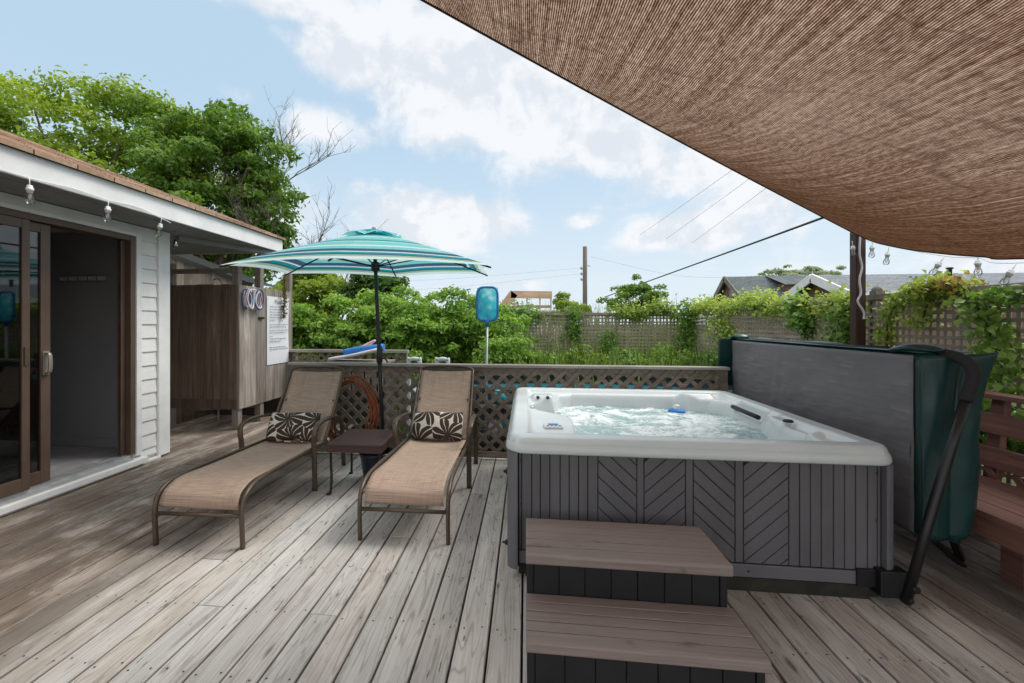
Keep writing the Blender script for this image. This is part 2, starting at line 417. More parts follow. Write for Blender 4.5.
M['bulb']=glassmat('clear bulb glass',(.96,.97,.98),.04)
M['filament']=pbr('warm filament',(.55,.40,.22),rough=.5)
M['socket']=pbr('white bulb socket',(.82,.83,.84),rough=.45)
M['rope']=pbr('white rope',(.72,.70,.72),(.55,.50,.55),scale=80,rough=.8)
M['hose']=pbr('orange rubber hose',(.34,.095,.03),(.20,.05,.018),scale=6,rough=.45)
M['navy']=pbr('dark navy glazed pot',(.012,.015,.035),(.008,.01,.02),rough=.35)
M['blue']=pbr('bright blue foam',(.03,.22,.62),(.02,.17,.52),rough=.6)
M['net_blue']=pbr('blue net frame',(.02,.19,.46),rough=.4)
M['pink']=pbr('pale pink foam',(.74,.42,.40),(.66,.36,.34),rough=.6)
M['teal_toy']=pbr('teal vinyl',(.03,.36,.45),(.02,.28,.36),rough=.3)
M['white_toy']=pbr('white vinyl',(.75,.76,.78),rough=.35)
M['paper']=pbr('white laminated paper',(.78,.79,.80),(.74,.75,.77),scale=3,rough=.35)
M['ink']=pbr('grey print',(.16,.16,.18),rough=.7)
M['steel']=pbr('galvanised pole',(.42,.43,.44),rough=.4,metal=.6)
M['cable']=pbr('black cable',(.02,.02,.022),rough=.6)
M['wire']=pbr('thin grey wire',(.25,.27,.29),rough=.6)
M['pole']=woodmat('utility pole wood',(.20,.165,.14),(.10,.08,.068),'z')
M['bark']=pbr('grey brown bark',(.13,.10,.08),(.06,.045,.035),scale=7,stretch=(4,4,1),rough=.9,bump=.5)
M['pale_bark']=pbr('bleached dead bark',(.26,.235,.21),(.14,.12,.105),scale=7,stretch=(4,4,1),rough=.9)
def netmat():
    m,t=newmat('teal pool net mesh'); uv=t.sep(t.uv())
    def ln(x,f): return t.step(t.math('ABSOLUTE',t.math('SUBTRACT',t.math('FRACT',t.math('MULTIPLY',x,f)),.5)),.36,.40)
    k=t.math('MAXIMUM',ln(uv[0],46.0),ln(uv[1],62.0))
    nz=t.noise(t.mapping(t.obj(),(9,9,9)),1,4)
    col=t.ramp(nz,[(.35,(.02,.38,.58)),(.55,(.06,.62,.72)),(.72,(.55,.85,.85))])
    dd=t.bsdf(col,.6); tl=t.node('ShaderNodeBsdfTranslucent'); t.set(tl.inputs[0],col); m2=t.node('ShaderNodeMixShader'); m2.inputs[0].default_value=.5; t.l.new(dd,m2.inputs[1]); t.l.new(tl.outputs[0],m2.inputs[2]); d=m2.outputs[0]; tr=t.node('ShaderNodeBsdfTransparent')
    mx=t.node('ShaderNodeMixShader'); t.set(mx.inputs[0],t.math('ADD',t.math('MULTIPLY',k,.1),.9)); t.l.new(tr.outputs[0],mx.inputs[1]); t.l.new(d,mx.inputs[2])
    t.out(mx.outputs[0]); return m
M['net']=netmat()
def shingle(name,c1,c2,c3):
    m,t=newmat(name); o=t.obj()
    b=t.node('ShaderNodeTexBrick'); t.set(b.inputs[0],t.mapping(t.uv(),(1,1,1))); b.inputs['Scale'].default_value=1
    b.inputs['Color1'].default_value=(*c1,1); b.inputs['Color2'].default_value=(*c2,1); b.inputs['Mortar'].default_value=(*c3,1)
    b.inputs['Mortar Size'].default_value=.006; b.inputs['Brick Width'].default_value=.30; b.inputs['Row Height'].default_value=.14
    nz=t.noise(o,14,5,.7); col=t.mix(1.0,b.outputs[0],t.ramp(nz,[(.3,(.6,.6,.6)),(.7,(1.15,1.15,1.15))]),'MULTIPLY')
    t.out(t.bsdf(col,.9,0,t.bump(nz,.4,.01),.15)); return m
M['roof_brown']=shingle('brown asphalt shingles',(.50,.345,.24),(.32,.20,.135),(.07,.042,.03))
M['roof_grey']=shingle('grey asphalt shingles',(.26,.275,.29),(.20,.215,.23),(.12,.13,.14))
M['roof_green']=shingle('grey green shingles',(.155,.18,.18),(.11,.13,.135),(.06,.07,.07))
M['brown_wall']=pbr('brown shingled wall',(.21,.12,.085),(.13,.075,.055),scale=14,rough=.9)
M['dark_window']=pbr('dark window glass',(.03,.035,.04),rough=.15)
def tilemat():
    m,t=newmat('grey room floor'); o=t.obj(); n=t.noise(o,6,5,.7)
    t.out(t.bsdf(t.ramp(n,[(.3,(.20,.195,.19)),(.7,(.36,.35,.34))]),.35)); return m
M['hook']=pbr('grey hook plates',(.50,.49,.48),rough=.5)
M['rack']=pbr('dark grey rack',(.20,.195,.195),rough=.6)
M['tile']=tilemat()
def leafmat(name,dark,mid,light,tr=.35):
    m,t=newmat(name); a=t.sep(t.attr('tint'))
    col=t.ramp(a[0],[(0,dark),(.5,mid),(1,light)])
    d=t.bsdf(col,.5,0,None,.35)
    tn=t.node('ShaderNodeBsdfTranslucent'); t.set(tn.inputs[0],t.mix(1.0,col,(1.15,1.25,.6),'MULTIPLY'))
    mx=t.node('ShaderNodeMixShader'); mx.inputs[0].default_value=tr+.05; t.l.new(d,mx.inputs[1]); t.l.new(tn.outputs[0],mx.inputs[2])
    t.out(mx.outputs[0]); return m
M['leaf_tree']=leafmat('fresh tree leaves',(.06,.10,.015),(.26,.36,.045),(.50,.58,.11))
M['leaf_dark']=leafmat('dark tree leaves',(.028,.065,.018),(.10,.19,.045),(.24,.34,.09))
M['leaf_mid']=leafmat('mid green tree leaves',(.032,.075,.015),(.14,.25,.04),(.32,.43,.10))
M['leaf_hedge']=leafmat('bright shrub leaves',(.06,.125,.02),(.22,.38,.06),(.45,.60,.15))
M['leaf_vine']=leafmat('vine leaves',(.05,.10,.02),(.22,.33,.05),(.52,.58,.14))
M['leaf_big']=leafmat('broad vine leaves',(.045,.10,.02),(.16,.30,.055),(.36,.50,.14))
M['leaf_pale']=leafmat('pale far leaves',(.20,.25,.18),(.34,.39,.29),(.46,.51,.38))
M['blade']=leafmat('grass blades',(.045,.085,.02),(.13,.21,.045),(.28,.34,.09))
def groundmat():
    m,t=newmat('rough grass ground'); o=t.obj(); n=t.noise(o,1.5,8,.7); n2=t.noise(o,.08,4)
    col=t.ramp(n,[(.3,(.03,.045,.015)),(.6,(.07,.095,.03)),(.8,(.14,.12,.06))])
    col=t.mix(t.step(n2,.45,.65),col,(.06,.075,.03))
    t.out(t.bsdf(col,.95,0,t.bump(n,.5,.05),.1)); return m
M['ground']=groundmat()

def set_board_attr(o,per_face):
    at=o.data.attributes.new('board','FLOAT_COLOR','FACE')
    at.data.foreach_set('color',np.array(per_face,dtype=np.float32).ravel())

# ------------------------------------------------------------------ camera
cam=bpy.data.cameras.new('camera'); co=bpy.data.objects.new('camera',cam); COL.objects.link(co)
co.location=(0,0,1.4); co.rotation_euler=(R(90),0,R(7))
cam.sensor_width=36; cam.lens=455/1024*36; cam.shift_x=42/1024; cam.shift_y=-18.5/1024
cam.clip_start=.05; cam.clip_end=2000; S.camera=co
c7,s7=math.cos(R(7)),math.sin(R(7))
def atY(x,y,Y):
    r=(x-470)/455; Z=Y/(c7+r*s7); return r*Z*c7-Z*s7, 1.4-(y-323)/455*Z
def pxX(x,y,X):
    r=(x-470)/455; Z=X/(r*c7-s7); return (X,Z*c7+r*Z*s7,1.4-(y-323)/455*Z)
def skydir(x,y):
    u=(x-470)/455; v=(323-y)/455; d=V((u*c7-s7,c7+u*s7,v)); d.normalize(); return d

# ------------------------------------------------------------------ world and sun
W=bpy.data.worlds.new('World'); S.world=W; W.use_nodes=True; W.node_tree.nodes.clear(); t=NT(W.node_tree)
SUN_EL,SUN_AZ=52,62      # azimuth: clockwise from +Y
sky=t.node('ShaderNodeTexSky',sky_type='NISHITA'); sky.sun_disc=False; sky.sun_elevation=R(SUN_EL); sky.sun_rotation=R(SUN_AZ)
sky.air_density=1.0; sky.dust_density=1.2; sky.ozone_density=1.2
d=t.vmath('NORMALIZE',t.node('ShaderNodeTexCoord').outputs['Generated']); ds=t.sep(d)
zc=t.math('ADD',t.math('MAXIMUM',ds[2],0.0),.16)
pl=t.comb(t.math('DIVIDE',ds[0],zc),t.math('DIVIDE',ds[1],zc),0)
n1=t.noise(pl,1.15,9,.58,.25); n2=t.noise(d,8.0,8,.6,.25)
n2u=t.noise(t.vmath('ADD',d,(0.012,0,.045)),8.0,5,.6,.25)
blob=None
for (px,py,rx,ry,amp) in [(470,75,150,52,1.1),(350,62,75,30,.95),(600,125,150,46,1.1),(330,122,70,24,.85),(700,165,110,34,.9),(442,222,70,28,1.2),(680,230,66,20,1.1),(578,222,24,8,.8),(310,8,120,13,.85),(240,92,50,14,.5),(420,30,110,30,.85),(800,185,150,40,.8),(270,215,50,30,.8),(960,255,260,34,.75),(520,285,120,12,.45),(-400,200,300,150,.9),(1500,100,400,120,.9)]:
    cd=skydir(px,py); k=1/ math.sqrt(1+((px-470)/455)**2+((323-py)/455)**2)
    # angular radii
    sx=1/(rx/455*k*k+.001); sz=1/(ry/455*k+.001)
    df=t.vmath('SUBTRACT',d,tuple(cd)); lat=V((cd.y,-cd.x,0)).normalized()
    a=t.math('MULTIPLY',t.vmath('DOT_PRODUCT',df,tuple(lat),out=1),sx)
    b=t.math('MULTIPLY',t.sep(df)[2],sz)
    rr=t.math('ADD',t.math('MULTIPLY',a,a),t.math('MULTIPLY',b,b))
    front=t.step(t.vmath('DOT_PRODUCT',d,tuple(cd),out=1),0,.3)
    g=t.math('MULTIPLY',t.math('MULTIPLY',t.math('EXPONENT',t.math('MULTIPLY',rr,-.9)),amp),front)
    blob=g if blob is None else t.math('MAXIMUM',blob,g)
nn=t.math('ADD',t.math('MULTIPLY',n1,.5),t.math('MULTIPLY',n2,.5))
overhead=t.math('MULTIPLY',t.step(ds[2],.55,.8),.45)
val=t.math('ADD',t.math('ADD',t.math('MULTIPLY',blob,.62),overhead),t.math('MULTIPLY',t.math('SUBTRACT',nn,.5),1.65))
mask=t.step(val,.14,.44)
skyc=t.mix(1.0,sky.outputs[0],(1.0,1.0,1.0),'MULTIPLY')
hz=t.step(ds[2],.42,-.02)
skyc=t.mix(t.math('ADD',t.math('MULTIPLY',hz,.16),.80),skyc,t.mix(hz,(5.9,7.95,9.8),(7.9,8.9,9.6)))
shade=t.step(t.math('ADD',t.math('MULTIPLY',t.math('SUBTRACT',n2,n2u),1.3),t.math('MULTIPLY',t.math('SUBTRACT',t.noise(pl,2.1,6,.6),.5),.6)),-.13,.10)
cl=t.mix(shade,(7.8,8.25,8.9),(9.5,9.65,9.9))
colr=t.mix(t.math('MULTIPLY',mask,.93),skyc,cl)
# sky brightened overhead and behind the camera, out of view, added as fill light
sky_fill=t.math('MAXIMUM',t.step(ds[2],.62,.92),t.step(ds[1],.25,-.35))
colr=t.mix(t.math('MULTIPLY',sky_fill,.85),colr,(15.0,15.4,16.0))
bg=t.node('ShaderNodeBackground'); t.set(bg.inputs[0],colr); bg.inputs[1].default_value=.1
t.l.new(bg.outputs[0],t.node('ShaderNodeOutputWorld').inputs[0])
sun=bpy.data.lights.new('sun','SUN'); so=bpy.data.objects.new('sun',sun); COL.objects.link(so)
sun.energy=2.6; sun.angle=R(26); sun.color=(1,.96,.9)
sd=V((math.sin(R(SUN_AZ))*math.cos(R(SUN_EL)),math.cos(R(SUN_AZ))*math.cos(R(SUN_EL)),math.sin(R(SUN_EL))))
so.rotation_euler=(-sd).to_track_quat('-Z','Y').to_euler(); so.location=sd*30
S.view_settings.view_transform='Standard'; S.view_settings.look='None'; S.view_settings.exposure=0
S.cycles.use_adaptive_sampling=True; S.cycles.adaptive_threshold=.025; S.cycles.max_bounces=6; S.cycles.diffuse_bounces=3; S.cycles.glossy_bounces=3; S.cycles.transmission_bounces=4; S.cycles.transparent_max_bounces=10

# ------------------------------------------------------------------ ground + deck
GZ=-.55
m=MB(); m.grid(8,8,lambda u,v:((u-.5)*900,(v-.5)*900+150,GZ)); struct(m.build('ground',M['ground']))

m=MB(); att=[]
pitch=.146; bw=.1375
k0=int(math.floor((-5.3+.309)/pitch)); x=-.309+k0*pitch+.00425
joists=[-1.2+.41*i for i in range(22)]
while x<3.12:
    xc=x+bw/2
    y0=-1.6 if xc>-3.86 else 4.47
    y1=6.95 if xc<-2.40 else 4.80
    cuts=[y0]
    jj=[j for j in joists if y0+.6<j<y1-.6]
    pos=y0+random.uniform(.4,2.6)
    while pos<y1-.6:
        j=min(joists,key=lambda q:abs(q-pos)); 
        if j-cuts[-1]>.5 and y1-j>.4: cuts.append(j)
        pos+=random.uniform(2.6,5.2)
    cuts.append(y1)
    for a,b in zip(cuts[:-1],cuts[1:]):
        rc=(random.random(),random.random(),random.random(),1)
        dz=random.uniform(-.0015,.0015); dx=random.uniform(-.0008,.0008)
        X0,X1,Y0,Y1=x+dx,x+bw+dx,a+.0015,b-.0015
        e=.004; zt=dz
        # slightly eased board: top, two chamfers, sides
        prof=[(X0,-.03),(X0,zt-e),(X0+e,zt),(X1-e,zt),(X1,zt-e),(X1,-.03)]
        m.m=0
        m.add([(px_,Y0,pz) for px_,pz in prof]+[(px_,Y1,pz) for px_,pz in prof],
              [(i,i+1,7+i,6+i) for i in range(5)]+[(0,1,2,3,4,5)[::-1],(6,7,8,9,10,11)])
        att+= [rc]*7
        m.m=1
        for j in joists:
            if not(Y0<j+.0<Y1): continue
            for s in (-1,1):
                nx=x+bw/2+s*.042+random.uniform(-.006,.006); ny=j+random.uniform(-.02,.02)
                if min(abs(ny-Y0),abs(ny-Y1))<.02: ny=j+math.copysign(.03,(Y0+Y1)/2-j)
                r=.0050
                m.add([(nx+r*math.cos(q*math.pi/3),ny+r*math.sin(q*math.pi/3),zt+.0018) for q in range(6)],[tuple(range(6))]); att.append(rc)
    x+=pitch
o=m.build('deck',[M['deck'],M['nail']],fixn=False); set_board_attr(o,att); struct(o)
m=MB(); m.bb(-5.2,3.1,4.47,4.78,GZ,-.035); m.bb(-5.2,-2.42,4.78,6.93,GZ,-.035); m.bb(-3.9,3.1,-1.55,4.47,GZ,-.035)
struct(m.build('deck_substructure',M['dark_under']))

# ------------------------------------------------------------------ house
H=thing('house','white sided house with brown shingle roof and open sliding door','house',(-3.8,4.465,0))
HL=Matrix.Translation((3.8,-4.465,0))
def hp(name,mb,mat,parent=H,**kw):
    mb.v=[(x+3.8,y-4.465,z) for x,y,z in mb.v]; return mb.build(name,mat,parent,**kw)
m=MB()
m.bb(-3.95,-3.815,4.02,4.43,-.1,2.36); m.bb(-3.95,-3.815,-1.5,1.55,-.1,2.36); m.bb(-3.95,-3.815,1.552,4.018,2.245,2.36); m.bb(-3.95,-3.815,1.552,4.018,-.1,.02)
m.bb(-8.2,-3.952,4.34,4.43,-.1,2.36); m.bb(-8.2,-3.952,-1.5,-1.4,-.1,2.36); m.bb(-8.35,-8.202,-1.5,4.45,-.1,2.36)
wall=hp('wall',m,M['siding'])
m=MB()
def laps(y0,y1,z0,z1,h=.139):
    z=z1
    while z>z0+.01:
        zb=max(z-h,z0)
        m.prism([(-3.813,zb),(-3.790,zb),(-3.790,zb+.008),(-3.802,z-.002),(-3.813,z-.002)],lambda a,b,t:(a,y0+t,b),y1-y0); z-=h
laps(4.085,4.283,.06,2.36); laps(-1.5,1.45,.06,2.36); laps(1.45,4.083,2.285,2.36,.139)
hp('siding_boards',m,M['siding'])
m=MB(); m.bb(-3.813,-3.772,4.285,4.435,.02,2.36); hp('corner_board',m,M['white'],bevel=.004)
m=MB(); m.bb(-3.813,-3.778,4.022,4.083,.10,2.283); m.bb(-3.813,-3.78,1.45,4.02,2.247,2.283); hp('door_trim',m,M['white'],bevel=.003)
# fascia, soffit, roof
ex,ey=-3.30,5.86
m=MB(); m.bb(ex-.025,ex,-1.6,ey,2.362,2.532); m.bb(-8.8,ex-.026,ey-.025,ey,2.362,2.532); hp('fascia',m,M['white'],bevel=.003)
m=MB(); xx=ex-.03
while xx>-8.8:
    m.bb(xx-.112,xx,-1.6,ey-.027,2.364+random.uniform(0,.002),2.38); xx-=.118
m.bb(-8.8,ex-.027,-1.6,ey-.027,2.385,2.395)
hp('soffit',m,M['soffit'])
m=MB(); m.bar((-3.83,4.60,2.335),(-3.34,5.80,2.335),.09,.055); hp('soffit_brace',m,M['soffit'])
m=MB(); n=20; rise=.4; step=.125
def ring(i,dz=0): # rectangle corners for course i
    a=i*step; return (-8.9+a,ex+.035-a,-3.5,ey+.035-a,2.535+rise*a+dz)
uvs=[]
for i in range(n):
    x0,x1,y0,y1,z=ring(i,.026); X0,X1,Y0,Y1,Z=ring(i+1,0.004)
    # front slope (faces +X) and end slope (faces +Y), with a butt edge on each course
    m.add([(x1,y0,z-.032),(x1,y1,z-.032),(x1,y1,z),(x1,y0,z),(X1,Y1,Z),(X1,y0,Z)],[(0,1,2,3),(3,2,4,5)])
    m.add([(x1,y1,z-.032),(x0,y1,z-.032),(x0,y1,z),(x1,y1,z),(X0,Y1,Z),(X1,Y1,Z)],[(0,1,2,3),(3,2,4,5)])
o=hp('roof',m,M['roof_brown'],fixn=False)
ul=o.data.uv_layers.new(name='UVMap')
for p in o.data.polygons:
    for li in p.loop_indices:
        v=o.data.vertices[o.data.loops[li].vertex_index].co
        ul.data[li].uv=((v.y if abs(p.normal.x)>abs(p.normal.y) else v.x)+(p.index//4)*.37, v.z*2.5)
m=MB(); m.bb(ex-.03,ex+.03,-1.6,ey+.03,2.5325,2.5345); hp('drip_edge',m,M['black'])
# room behind the door
m=MB(); m.bb(-8.2,-3.953,-1.4,4.338,.08,.12); hp('room_floor',m,M['tile'])
m=MB(); m.bb(-8.2,-3.953,4.20,4.338,.121,2.362); m.bb(-8.2,-8.05,-1.4,4.198,.121,2.362); m.bb(-8.048,-3.953,-1.4,-1.3,.121,2.362); m.bb(-3.952,-3.95,-1.3,1.5,.121,2.362)
hp('room_wall',m,M['room_wall'])
m=MB(); m.bb(-8.0,-3.96,4.183,4.198,.121,.21); hp('baseboard',m,M['room_wall'],bevel=.003)
m=MB(); m.bb(-8.2,-3.953,-1.4,4.198,2.345,2.3635); hp('room_ceiling',m,M['room_ceiling'])
# sliding door
D=H
m=MB()
m.bb(-3.93,-3.79,3.965,4.018,.125,2.245); m.bb(-3.93,-3.79,1.552,3.963,2.195,2.243)
m.bb(-3.90,-3.885,3.93,3.963,.13,2.193); m.bb(-3.86,-3.845,3.915,3.963,.13,2.193); m.bb(-3.93,-3.79,1.552,1.6,.125,2.193)
fr=hp('door_frame',m,M['brown_alu'],bevel=.002)
m=MB(); m.bb(-3.95,-3.72,1.50,4.10,.025,.075); m.bb(-3.81,-3.76,1.50,4.30,-.002,.024)
hp('door_sill',m,M['white'],bevel=.004)
m=MB(); m.bb(-3.94,-3.76,1.552,3.963,.077,.10)
for xx in (-3.90,-3.865,-3.83,-3.795): m.bb(xx-.004,xx+.004,1.552,3.963,.1005,.122)
hp('door_track',m,M['alu'])
def door_panel(xc,y0,y1,st):
    m=MB(); z0,z1=.125,2.19
    m.bb(xc-.016,xc+.016,y0,y0+st,z0,z1); m.bb(xc-.016,xc+.016,y1-st,y1,z0,z1)
    m.bb(xc-.0155,xc+.0155,y0+st,y1-st,z0,z0+.10); m.bb(xc-.0155,xc+.0155,y0+st,y1-st,z1-.07,z1)
    p=hp('sliding_panel',m,M['brown_alu'],bevel=.003)
    g=MB(); g.bb(xc-.003,xc+.003,y0+st-.002,y1-st+.002,z0+.098,z1-.068); hp('pane',g,M['pane'],p)
    return p
pA=door_panel(-3.79,1.65,3.052,.055); pB=door_panel(-3.845,1.85,3.25,.075)
m=MB(); prof=catmull([(-3.822,3.21,1.00),(-3.79,3.21,1.01),(-3.782,3.21,1.08),(-3.79,3.21,1.15),(-3.822,3.21,1.16)],6)
m.sweep(prof,[(-.014,-.006),(.014,-.006),(.014,.006),(-.014,.006)],up=(1,0,0)); m.bb(-3.828,-3.820,3.185,3.235,.985,1.175); hp('handle',m,M['handle'],pB)
m=MB(); m.bb(-3.774,-3.764,3.008,3.034,1.08,1.22); hp('latch',m,M['bronze'],pA)
m=MB(); m.sweep(catmull([(-3.86,3.20,1.0),(-3.90,3.20,1.02),(-3.90,3.20,1.14),(-3.86,3.20,1.16)],6),[(-.012,-.007),(.012,-.007),(.012,.007),(-.012,.007)],up=(1,0,0)); hp('handle',m,M['black'],pB)
# curtain inside, behind the glass
m=MB(); m.grid(60,12,lambda u,v:(-4.06+.022*math.sin(u*34)+.01*math.sin(u*80+v*3),2.62+u*.42+.02*math.sin(v*4),.16+v*1.96))
tag(m.build('curtain',pbr('grey white curtain',(.45,.46,.47),rough=.9)),'pale curtain hanging inside behind the sliding door glass','curtain')
# coat rack
rk=thing('coat_rack','small dark hook rack on the wall inside the open door','coat rack',(-4.55,4.197,1.86))
m=MB(); m.bb(-.27,.27,-.012,0,-.035,.035); m.build('board',M['rack'],rk,bevel=.003)
for i in range(5):
    m=MB(); m.bb(-.045,.045,-.020,-.013,-.022,.022); m.tube(catmull([(0,-.02,-.005),(0,-.045,-.012),(0,-.055,.015)],5),.005,8)
    h=m.build('hook',M['hook'],rk); h.location=(-.22+i*.11,0,0)

# string lights on the fascia: one strand
def strand(name,label,pts,bulbs,sc,group):
    """pts: wire points; bulbs: (pos, tilt)"""
    st=thing(name,label,'string lights',pts[0],0,group); L=V(pts[0])
    m=MB(); m.tube([p-L for p in catmull(pts,10)],.0032,6); m.build('wire',M['socket'],st)
    for (p,tx,ty) in bulbs:
        Rm=Matrix.Rotation(tx,3,'X')@Matrix.Rotation(ty,3,'Y'); q=V(p)-L
        m=MB(); m.tube([q,q+Rm@V((0,0,-.05*sc))],.0035,6)
        m.lathe([(0,-.048),(.014,-.048),(.017,-.055),(.017,-.066),(.022,-.068),(.022,-.082),(.017,-.084),(.0165,-.10),(.0,-.10)],q,16,Rm@Matrix.Scale(sc,3)); s=m.build('socket',M['socket'],st)
        m=MB(); m.lathe([(.013,-.10),(.015,-.108),(.024,-.135),(.0255,-.15),(.023,-.163),(.014,-.172),(0,-.175)],q,16,Rm@Matrix.Scale(sc,3)); m.build('bulb',M['bulb'],s)
        m=MB(); m.tube([q+Rm@(V((x_,0,z_))*sc) for x_,z_ in ((-.006,-.10),(-.008,-.135),(0,-.15),(.008,-.135),(.006,-.10))],.003*sc,6); m.build('filament',M['filament'],s)
    return st
strand('string_lights','white string of clear bulbs hanging along the house eave',
  [(-3.292,1.5,2.40),(-3.292,2.1,2.372),(-3.29,2.655,2.368),(-3.291,2.95,2.385),(-3.29,3.235,2.375),(-3.291,3.5,2.39),(-3.29,3.765,2.352),(-3.31,3.9,2.34)],
  [((-3.288,2.655,2.368),.05,.03),((-3.288,3.235,2.372),-.06,.02),((-3.288,3.765,2.35),.15,.35)],1.0,'strings of light bulbs')
m=MB(); m.lathe([(0,.03),(.010,.022),(.016,.0),(.026,-.02),(.028,-.045),(.018,-.062),(0,-.066)],(0,0,0),14); m.tube([(0,0,.12),(0,0,.025)],.002,6)
o=m.build('glass_float',glassmat('green glass',(.05,.32,.28),.2)); o.location=(-3.45,4.12,2.20); tag(o,'little green glass ornament hanging under the eave by the corner board','ornament')
m=MB(); m.tube([(0,0,.16),(0,0,.11)],.002,6)

# ------------------------------------------------------------------ outdoor shower enclosure
E_=thing('shower_enclosure','weathered board outdoor shower enclosure standing on posts beside the house','shower enclosure',(-3.74,5.54,0))
def boards(fn,w,z0,z1,n,jit=.004):
    m=MB(); att=[]
    for i in range(n):
        a0,a1=w*i/n+.0015,w*(i+1)/n-.0015; rc=(random.random(),random.random(),random.random(),1); dt=random.uniform(0,.005)
        zz=z1+random.uniform(-jit,jit)
        m.prism([(a0,z0),(a1,z0),(a1,zz),(a0,zz)],lambda a,b,t:fn(a,b,t+dt if t>0 else t),.018); att+=[rc]*6
    return m,att
m,a=boards(lambda a,b,t:(-1.02+a,-t,b),1.016,.27,1.905,9)
o=m.build('board_panel',M['shower_dark'],E_); set_board_attr(o,a)
m,a=boards(lambda a,b,t:(t-.0,a+.001,b),1.33,.27,1.90,11)
o=m.build('board_panel',M['shower_grey'],E_); set_board_attr(o,a); o['label']='silvered grey board side with paper notice'
m,a=boards(lambda a,b,t:(-1.02+a,1.34+t,b),.90,.01,1.88,8); o=m.build('board_panel',M['shower_dark'],E_); set_board_attr(o,a)
m,a=boards(lambda a,b,t:(-1.04+t,.02+a,b),1.31,.01,1.88,11); o=m.build('board_panel',M['shower_dark'],E_); set_board_attr(o,a)
m=MB(); m.bb(-1.02,.0,-.030,-.020,.27,.40); m.build('rail',M['shower_dark'],E_)
m=MB(); m.bb(-1.0,-.03,.003,.04,1.65,1.74); m.build('rail',M['shower_dark'],E_)
for (px_,py_,zt,zb) in ((-.045,.045,2.16,0),(-.045,.55,2.30,0),(-.045,1.36,2.58,0),(-1.0,.045,2.2,0)):
    m=MB(); m.bb(-.044,.044,-.044,.044,zb,zt); o=m.build('post',M['post_grey'],E_,bevel=.004); o.location=(px_,py_,0)
m=MB(); m.bb(-1.0,-.092,.02,.06,2.06,2.12); m.build('top_rail',M['post_grey'],E_)
m=MB(); m.tube(catmull([(-.38,.05,1.90),(-.38,.05,1.97),(-.34,.05,1.99),(-.28,.05,1.97),(-.26,.05,1.93)],6),.011,8); m.build('shower_pipe',M['steel'],E_)
m=MB(); m.bar((.02,.42,1.47),(.045,.52,1.47),.03,.03); m.build('latch',M['black'],E_)
m=MB(); m.bb(-1.0,-.05,.9,1.3,.0,.02); m.build('tray',M['dark_under'],E_)
# lower pipes in the dark below
m=MB(); m.tube([(-1.0,.3,.17),(-.1,.6,.2)],.012,8); m.tube([(-.42,.2,.0),(-.42,.2,.27)],.012,8); m.build('pipe',M['steel'],E_)
# notice
nt=thing('notice','long white printed notice pinned to the grey shower boards','notice',(-3.7135,6.16,.79))
m=MB(); m.grid(10,30,lambda u,v:(.004+.004*math.sin(v*9)*u+.006*(u-.5)**2,u*.60,v*1.0)); m.build('sheet',M['paper'],nt,fixn=False)
cu=bpy.data.curves.new('title','FONT'); cu.body='Please'; cu.size=.085; cu.align_x='CENTER'; cu.extrude=.0005
to=bpy.data.objects.new('title_tmp',cu); COL.objects.link(to)
dg=bpy.context.evaluated_depsgraph_get(); me=bpy.data.meshes.new_from_object(to.evaluated_get(dg)); bpy.data.objects.remove(to)
to=bpy.data.objects.new('title',me); me.materials.append(M['ink']); COL.objects.link(to); to.parent=nt
to.location=(.018,.30,.90); to.rotation_euler=(R(90),0,R(90))
rr=random.Random(3)
for para in (((.85,.40),(.81,.42),(.77,.38),(.73,.40),(.69,.45),(.65,.16)),((.585,.50),(.55,.48),(.50,.53),(.465,.46)),((.41,.10),(.375,.46),(.335,.32)),((.25,.47),(.22,.52))):
    m=MB()
    for z,xe in para:
        y=.06
        while y<xe+.04:
            w=rr.uniform(.02,.07); ym=min(y+w,xe+.05); yy=y
            while yy<ym:
                hh=rr.choice((.004,.004,.0065)); m.bb(.0165,.0172,yy,min(yy+.0075,ym),z-.004,z-.004+hh*2); yy+=.0105
            y+=w+.014
    o=m.build('paragraph',M['ink'],nt); o['kind']='stuff'
# rings hanging on the boards
tm_cols=[pbr('pale blue cord',(.35,.55,.66)),pbr('pink cord',(.62,.36,.42)),pbr('white cord',(.7,.72,.74)),pbr('dark blue cord',(.05,.09,.2))]
def hanging_rings(yc,label,seed):
    r_=thing('pool_rings',label,'pool rings',(-3.705,yc,1.72),0,'woven rings on the shower boards'); q=random.Random(seed)
    for i in range(6):
        m=MB(); rad=q.uniform(.10,.140); tx=q.uniform(-.25,.25); off=q.uniform(-.04,.04)
        pts=[(.015+i*.010+.008*math.sin(a*2+i)+tx*.05*math.cos(a),off+rad*math.cos(a)*.62,rad*math.sin(a)) for a in [2*math.pi*j/28 for j in range(28)]]
        m.tube(pts,.0095,7,closed=True); m.build('ring',tm_cols[(i+seed)%4],r_)
hanging_rings(5.64,'pink and navy woven rings hanging at the shower corner',1)
hanging_rings(5.86,'pale blue and white woven rings hanging beside the notice',2)

